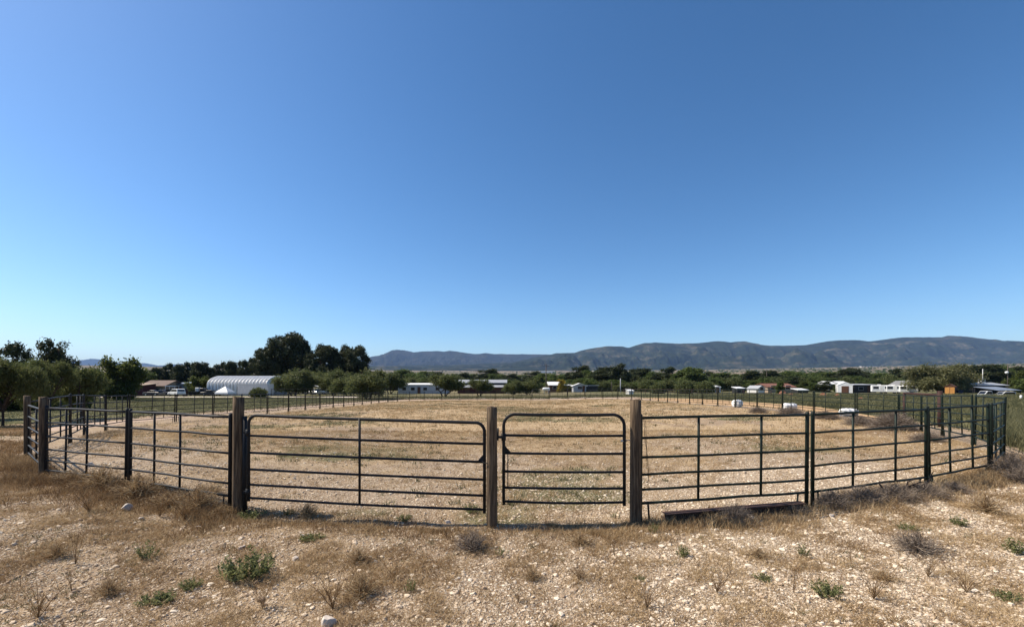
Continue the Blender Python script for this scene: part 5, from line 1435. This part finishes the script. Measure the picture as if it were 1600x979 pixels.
tufts('green_weeds', 'tall fresh green weeds close by the right corner of the arena', x, y, rng.uniform(.25, .75, len(x)) * sstep(9, 13, y), np.full(len(x), .1), 14, np.full(len(x), .013), .45, np.clip(.35 + fbm(x * .5, y * .5, 9) * .6 + rng.normal(0, .2, len(x)), 0, 1), green_m, 13, 'weeds')
x, y = outer(30000, 14, 98, -140, 620)
ring_l = np.interp(y, [14, 18, 22, 66, 76, 100], [-16, -19, -21, -21.5, -17, 5])
trk = np.abs(x - np.interp(y, [15, 16.6, 19.5, 25, 35, 62, 73, 78], [-30, -21.5, -20.4, -22.4, -22.9, -22.7, -20.4, -14])) < 1.1
k = (x < ring_l) & ~trk & ~((np.abs(y - 15.7) < 1.1) & (x < -20)) & (y < np.interp(x, [-130, -50, -28, -20, 16], [90, 95.5, 91, 84, 83]))
x, y = x[k], y[k]
tufts('field_grass', 'low grey-green grass of the field left of the arena', x, y, rng.uniform(.03, .15, len(x)), .06 + .003 * y, 9, .008 + .0006 * y, 1.0, np.clip(fbm(x * .15, y * .15, 9) * .8 + rng.normal(.05, .2, len(x)), 0, 1), green_m, 8)
x, y = outer(6000, 9.5, 22, -140, 60)
k = (x < np.interp(y, [9, 11.5, 14.3, 17.2, 22], [-9.8, -12.8, -14.8, -17, -21])) & ~(np.abs(y - 15.8) < 1.0)
x, y = x[k], y[k]
tufts('dry_grass', 'dry brown grass at the left edge outside the corner posts', x, y, rng.uniform(.04, .16, len(x)), np.full(len(x), .05), 12, np.full(len(x), .009), 1.0, np.clip(.2 + .5 * fbm(x * .6, y * .6, 5), 0, 1), straw_m, 9)
x, y = outer(5000, 81, 99, 560, 1130)
tufts('field_grass', 'olive grass strip beyond the pale track behind the arena', x, y, rng.uniform(.1, .4, len(x)), np.full(len(x), .35), 10, np.full(len(x), .06), .8, rng.random(len(x)), green_m, 10)

# ------------------------------------------------------------------ single weeds, tumbleweeds and dry shrubs (things)
def ribbon_set(curves, w, rng):
    """thin two-sided ribbons along curves (n, k, 3)"""
    n, k, _ = curves.shape
    t = np.gradient(curves, axis=1)
    s = np.cross(t, rng.normal(size=(n, 1, 3)) + t * 0); s /= np.linalg.norm(s, axis=2, keepdims=True) + 1e-9
    ww = w[:, None, None] * np.linspace(1, .35, k)[None, :, None] / 2
    V = np.stack([curves - s * ww, curves + s * ww], 2).reshape(-1, 3)
    i = (np.arange(n)[:, None] * k + np.arange(k - 1)[None, :])[..., None] * 2
    q = np.concatenate([i, i + 1, i + 3, i + 2], -1).reshape(-1, 4)
    return V, q, np.repeat(rng.random(n), k * 2)

def weed_proto(name, cat, seed, R_=.2, H=.22, nst=40, nlf=26, leaf=.016, stem_w=.004):
    rng = np.random.default_rng(seed)
    t = thing(name, 'x', cat)
    a = rng.uniform(0, 2 * PI, nst); r = R_ * rng.random(nst) ** .6; h = H * rng.uniform(.5, 1.05, nst) * (1 - .35 * (r / R_) ** 2)
    u = np.linspace(0, 1, 6)[None, :]
    r0 = r * .25
    rr = r0[:, None] + (r - r0)[:, None] * u ** .8
    C = np.stack([rr * np.cos(a)[:, None], rr * np.sin(a)[:, None] , h[:, None] * u ** 1.15 - .01], 2)
    C += rng.normal(0, .006, C.shape) * u[..., None]
    V, q, tt = ribbon_set(C, np.full(nst, stem_w), rng)
    np_mesh('stem', V, [q], straw_m if cat != 'weed' else green_m, t, {'tint': tt})
    idx = np.repeat(np.arange(nst), nlf); uu = rng.uniform(.25, 1, len(idx)) * 5
    i0 = np.minimum(uu.astype(int), 4); fr = (uu - i0)[:, None]
    P = C[idx, i0] * (1 - fr) + C[idx, i0 + 1] * fr + rng.normal(0, leaf * .5, (len(idx), 3))
    nm = rng.normal(size=P.shape) + [0, 0, .6]; nm /= np.linalg.norm(nm, axis=1, keepdims=True)
    tn = np.cross(nm, rng.normal(size=P.shape)); tn /= np.linalg.norm(tn, axis=1, keepdims=True)
    s = leaf * rng.uniform(.6, 1.3, len(P))
    V, q = quads(P, nm, tn, s * .4, s)
    np_mesh('leaves', V, [q], wleaf_m, t, {'tint': np.repeat(rng.random(len(P)), 4)})
    return t
wleaf_m = leaf_mat('weed_leaf', [(0, (0.085, 0.100, 0.038)), (.5, (0.170, 0.185, 0.070)), (1, (0.29, 0.285, 0.13))], .4, .7)

def stalk_proto(name, cat, seed, H=.35, n=9, m=None, spread=.5, w=.006):
    """bare branching dry stalk"""
    rng = np.random.default_rng(seed); cs = []; ws = []
    main = []
    for i in range(n):
        a = rng.uniform(0, 2 * PI); l = H * rng.uniform(.5, 1); sp = spread * rng.uniform(.2, 1) * l
        u = np.linspace(0, 1, 6)[:, None]
        c = np.concatenate([np.cos(a) * sp * u ** 1.3, np.sin(a) * sp * u ** 1.3, l * u], 1) + np.cumsum(rng.normal(0, .004, (6, 3)), 0) * (u > 0)
        cs.append(c); ws.append(w)
        for k in range(5):
            j = rng.integers(1, 5); a2 = rng.uniform(0, 2 * PI); l2 = l * rng.uniform(.15, .4)
            d = np.array([np.cos(a2) * .6, np.sin(a2) * .6, .8]); cs.append(c[j] + d * l2 * u + rng.normal(0, .003, (6, 3)) * u); ws.append(w * .6)
    V, q, tt = ribbon_set(np.array(cs), np.array(ws), rng)
    t = np_mesh(name, V, [q], m or straw_m, None, {'tint': tt * .5})
    return tag(t, 'x', cat)

def tumble_proto(name, cat, seed, R_=.24, H=.2, n=420, m=None, w=.0045):
    """dome of tangled grey twigs"""
    rng = np.random.default_rng(seed)
    a = rng.uniform(0, 2 * PI, n); el = rng.uniform(.1, 1.5, n)
    u = np.linspace(0, 1, 7)[None, :]
    r = R_ * rng.uniform(.7, 1.08, n)
    a2 = a[:, None] + rng.uniform(-1.3, 1.3, n)[:, None] * u
    e2 = el[:, None] + rng.uniform(-.7, .7, n)[:, None] * u
    rad = r[:, None] * (.12 + .88 * u ** .7)
    C = np.stack([rad * np.cos(e2) * np.cos(a2), rad * np.cos(e2) * np.sin(a2), H / R_ * rad * np.abs(np.sin(e2)) + .01], 2) + rng.normal(0, R_ * .025, (n, 7, 3))
    C[:, :, 2] = np.maximum(C[:, :, 2], -.01)
    V, q, tt = ribbon_set(C, np.full(n, w), rng)
    return tag(np_mesh(name, V, [q], m or grey_m, None, {'tint': tt}), 'x', cat)

PP = {'weed0': weed_proto('green_weed', 'weed', 1), 'weed1': weed_proto('green_weed', 'weed', 2, .12, .2, 22, 22, .015), 'weed2': weed_proto('green_weed', 'weed', 3, .16, .13, 34, 22, .013),
      'weed1b': weed_proto('green_weed', 'weed', 13, .12, .26, 14, 30, .012), 'weed2b': weed_proto('green_weed', 'weed', 14, .16, .09, 46, 16, .016), 'weed0b': weed_proto('green_weed', 'weed', 15, .2, .17, 26, 34, .013),
      'stalk0b': stalk_proto('dry_stalk', 'dry plant', 16, .3, 18, spread=.8, w=.004), 'stalk1b': stalk_proto('dry_stalk', 'dry plant', 17, .26, 22, spread=1.3, w=.004), 'brownb': tumble_proto('dry_shrub', 'shrub', 18, .22, .10, 260, m=straw_m, w=.004),
      'stalk0': stalk_proto('dry_stalk', 'dry plant', 4), 'stalk1': stalk_proto('dry_stalk', 'dry plant', 5, .3, 14, spread=1.0), 'stalk2': stalk_proto('dry_stalk', 'dry plant', 6, .42, 5, spread=.35),
      'tumble': tumble_proto('tumbleweed', 'tumbleweed', 7), 'brush': tumble_proto('dry_shrub', 'shrub', 8, .5, .42, 900, w=.006), 'brush_far': tumble_proto('dry_shrub', 'shrub', 9, 1.0, .75, 2600, w=.011),
      'brown': tumble_proto('dry_shrub', 'shrub', 10, .22, .16, 320, m=straw_m, w=.004)}
_pu = set()
def plant(kind, px, py, wpx, label, group=None, hs=1.0, d=None):
    if kind + 'b' in PP and px != 386 and (int(px) // 7) % 2: kind += 'b'
    if kind[:4] == 'weed': hs *= .8 + .35 * ((px * .37) % 1)
    d = EYE * F / (py - HY) if d is None else d
    for _ in range(6):
        X, Y, Z = at(px, d)
        if py: d = (EYE - Z) * F / (py - HY)
    base = {'weed0': .42, 'weed1': .25, 'weed2': .33, 'stalk0': .3, 'stalk1': .42, 'stalk2': .2, 'tumble': .48, 'brush': 1.0, 'brush_far': 2.0, 'brown': .44}[kind.rstrip('b') if kind[-1] == 'b' and kind not in ('b',) else kind]
    if kind[:4] == 'weed' and px != 386: wpx *= .82
    if kind == 'brush_far': wpx *= .8
    s = wpx / F * d / base
    rz = (px * 1.7) % 6.28
    if kind in _pu: o = copy_tree(PP[kind], (X, Y, Z), rz, label, group, (s, s, s * hs))
    else:
        _pu.add(kind); o = PP[kind]; o.location = (X, Y, Z); o.rotation_euler = (0, 0, rz); o.scale = (s, s, s * hs); o['label'] = label
        if group: o['group'] = group
GW = 'green weeds in the foreground'
plant('weed0', 386, 902, 88, 'biggest bright green weed, in the gravel below the left gate post', GW, 1.0)
plant('weed1', 415, 890, 40, 'green weed touching the right side of the biggest one', GW)
plant('weed1', 232, 872, 46, 'green weed left of the biggest one, thin and upright', GW, .9)
plant('weed2', 245, 940, 70, 'dark spreading green-brown weed above the lower left corner', GW)
plant('weed2', 297, 918, 48, 'low greyish weed between the biggest green weed and the lower left', GW)
plant('weed2', 487, 842, 52, 'low green weed in front of the wide gate', GW)
plant('weed1', 1066, 868, 28, 'narrow upright green weed below the tall wooden post', GW, 1.2)
plant('weed2', 1192, 905, 42, 'vivid little green weed right of the centre of the foreground', GW)
plant('weed0', 1293, 930, 66, 'feathery olive weed in the gravel at the lower right', GW, 1.0)
plant('weed1', 1255, 868, 34, 'pale green weed above the feathery olive one', GW)
plant('weed2', 1420, 828, 40, 'small green weed near the large grey tumbleweed', GW)
plant('weed1', 1500, 820, 34, 'green weed in the pale gravel near the right edge, uppermost', GW)
plant('weed2', 1575, 935, 54, 'low green weed at the right edge of the foreground', GW)
plant('weed1', 1583, 862, 40, 'green weed at the right edge above the low one', GW)
plant('weed1', 1020, 832, 24, 'green weed at the foot of the tall wooden post', GW, 1.1)
plant('weed2', 393, 812, 60, 'green weed spreading at the foot of the left gate post', GW, .8)
plant('weed1', 452, 808, 26, 'green sprig under the wide gate near its hinge side', GW, .8)
plant('weed2', 632, 812, 36, 'green tuft under the wide gate, right of its upright', GW, .8)
plant('weed0', 735, 800, 44, 'grey-green weed behind the latch end of the wide gate', GW, .9)
plant('weed1', 780, 868, 22, 'green sprig right of the grey tumbleweed at the short post', GW)
plant('weed1', 640, 925, 30, 'thin green sprig in the middle of the foreground gravel', GW)
plant('weed2', 1000, 905, 30, 'faint green weed in the gravel below the narrow gate', GW, .7)
TW_ = 'grey tumbleweeds and brush'
plant('tumble', 737, 858, 78, 'grey tumbleweed just in front of the short wooden post', TW_, .9)
plant('tumble', 1432, 860, 100, 'larger grey tumbleweed in the gravel at the right', TW_, .72)
for i, (px, py, w, lab) in enumerate(((1300, 790, 92, 'grey dry brush at the foot of the double green post'), (1352, 784, 96, 'grey dry brush under the middle of the second right panel, left'), (1400, 779, 92, 'grey dry brush under the second right panel, densest part'),
        (1448, 775, 82, 'grey dry brush around the foot of the second green post'), (1490, 768, 60, 'grey brush right of the second green post'), (1238, 800, 56, 'small grey brush at the right end of the rusty beam'),
        (1578, 742, 84, 'dark brown tangled shrub outside the right corner of the arena'), (1602, 755, 70, 'brown shrub cut off by the right edge'), (1150, 816, 70, 'pale grey brush in front of the rusty beam'))):
    plant('brush', px, py, w, lab, TW_, .62 if i < 6 else 1.0)
for i, (px, py, w, lab) in enumerate(((1395, 672, 92, 'large pale grey bush inside the rounded right end of the arena'), (1345, 664, 70, 'grey bush left of the large pale one inside the right end'), (1290, 654, 60, 'low grey bush along the inside of the right fence'), (1235, 648, 60, 'low grey bush inside the fence near the broadside drum'), (1450, 690, 70, 'grey bush inside the arena near the brown pipe frame'), (1185, 645, 44, 'smallest grey bush inside the right fence near the end-on drum'))):
    plant('brush_far', px, py, w, lab, TW_, 1.05 if i < 1 else .7)
DS = 'bare dry stalks in the foreground'
rnd = random.Random(9)
desc = [('stalk2', 118, 882, 30, 'tall thin dry stalk at the left side of the foreground'), ('stalk2', 112, 925, 24, 'thin dry stalk below the tall one at the left'), ('stalk1', 905, 905, 70, 'spreading twiggy dry plant below the narrow gate'), ('stalk0', 717, 932, 22, 'single dark dry twig in the centre of the foreground'),
        ('stalk1', 520, 950, 90, 'brown spreading dry plant by the pointed rock'), ('stalk1', 60, 965, 100, 'dark brown dry plant in the lower left corner'), ('stalk0', 410, 950, 60, 'dry twiggy plant below the biggest green weed'), ('stalk1', 1120, 925, 60, 'brown dry plant in the gravel right of centre'),
        ('stalk2', 1240, 925, 26, 'thin forked dry stalk left of the feathery olive weed'), ('stalk0', 1365, 935, 60, 'dry plant right of the feathery olive weed'), ('stalk1', 1510, 925, 70, 'dry twiggy plant near the right edge'), ('stalk0', 1450, 900, 46, 'dry stalks below the larger grey tumbleweed'),
        ('stalk0', 290, 812, 52, 'tall brown dry stalks in front of the left panel'), ('stalk0', 250, 806, 46, 'tall brown dry stalks left of the others before the left panel'), ('stalk1', 140, 800, 60, 'dry twiggy weed near the left corner post'), ('stalk1', 615, 905, 50, 'dry twiggy plant below the wide gate'),
        ('stalk0', 810, 940, 36, 'low dry twigs at the lower centre'), ('stalk2', 960, 870, 20, 'thin dry stem left of the tall post'), ('stalk1', 1010, 950, 70, 'dry brown plant at the bottom edge below the tall post'), ('stalk2', 1330, 880, 22, 'thin dry stem left of the larger tumbleweed'),
        ('brown', 170, 930, 70, 'matted brown dry plant above the lower left corner'), ('brown', 90, 870, 60, 'matted brown dry plant at the left edge'), ('brown', 565, 930, 90, 'matted brown dry branches right of the pointed rock'), ('brown', 560, 878, 60, 'matted tan plant below the wide gate'),
        ('brown', 1185, 870, 60, 'matted tan plant below the rusty beam'), ('brown', 905, 850, 70, 'matted straw clump below the narrow gate'), ('brown', 1380, 905, 60, 'matted brown clump at the lower right'), ('brown', 330, 770, 50, 'dark brown clump at the foot of the left panel'), ('brown', 480, 806, 54, 'dark twiggy clump under the wide gate'), ('brown', 1540, 800, 80, 'matted tan clump outside the right corner'), ('brown', 830, 905, 50, 'small matted clump in the central gravel')]
for a in desc: plant(*a, DS)
for i, (px, py, w) in enumerate(((110, 752, 70), (160, 762, 84), (215, 776, 90), (262, 790, 84), (310, 796, 96), (345, 805, 60))):
    plant('brown' if i % 3 else 'brownb', px, py, w, 'tangled brown dry shrub before the left panels, %s from the corner posts' % ORD[i], 'brown shrubs before the left panels', 1.1)
# a dry branch lying by the right fence
b = MB(); rr = random.Random(3)
pts = limb(b, (0, 0, .05), (1.0, .15, .16), .045, .02, rr, 7, .12)
for k in (1, 2, 3, 4, 5): limb(b, pts[k], (pts[k].x + rr.uniform(-.1, .35), pts[k].y + rr.uniform(-.25, .25), pts[k].z + rr.uniform(.02, .2)), .02, .006, rr, 4, .2)
X, Y, Z = at(1372, 7.35)
tag(b.build('dry_branch', M['bark'], None, (X, Y, Z)), 'dark gnarled dry branch lying below the grey brush at the right fence', 'branch')

# drop any prototype that was never placed
for d_, u_ in ((TP, _used), (PP, _pu)):
    for k, o in d_.items():
        if k not in u_:
            for c in list(o.children): bpy.data.objects.remove(c)
            bpy.data.objects.remove(o)
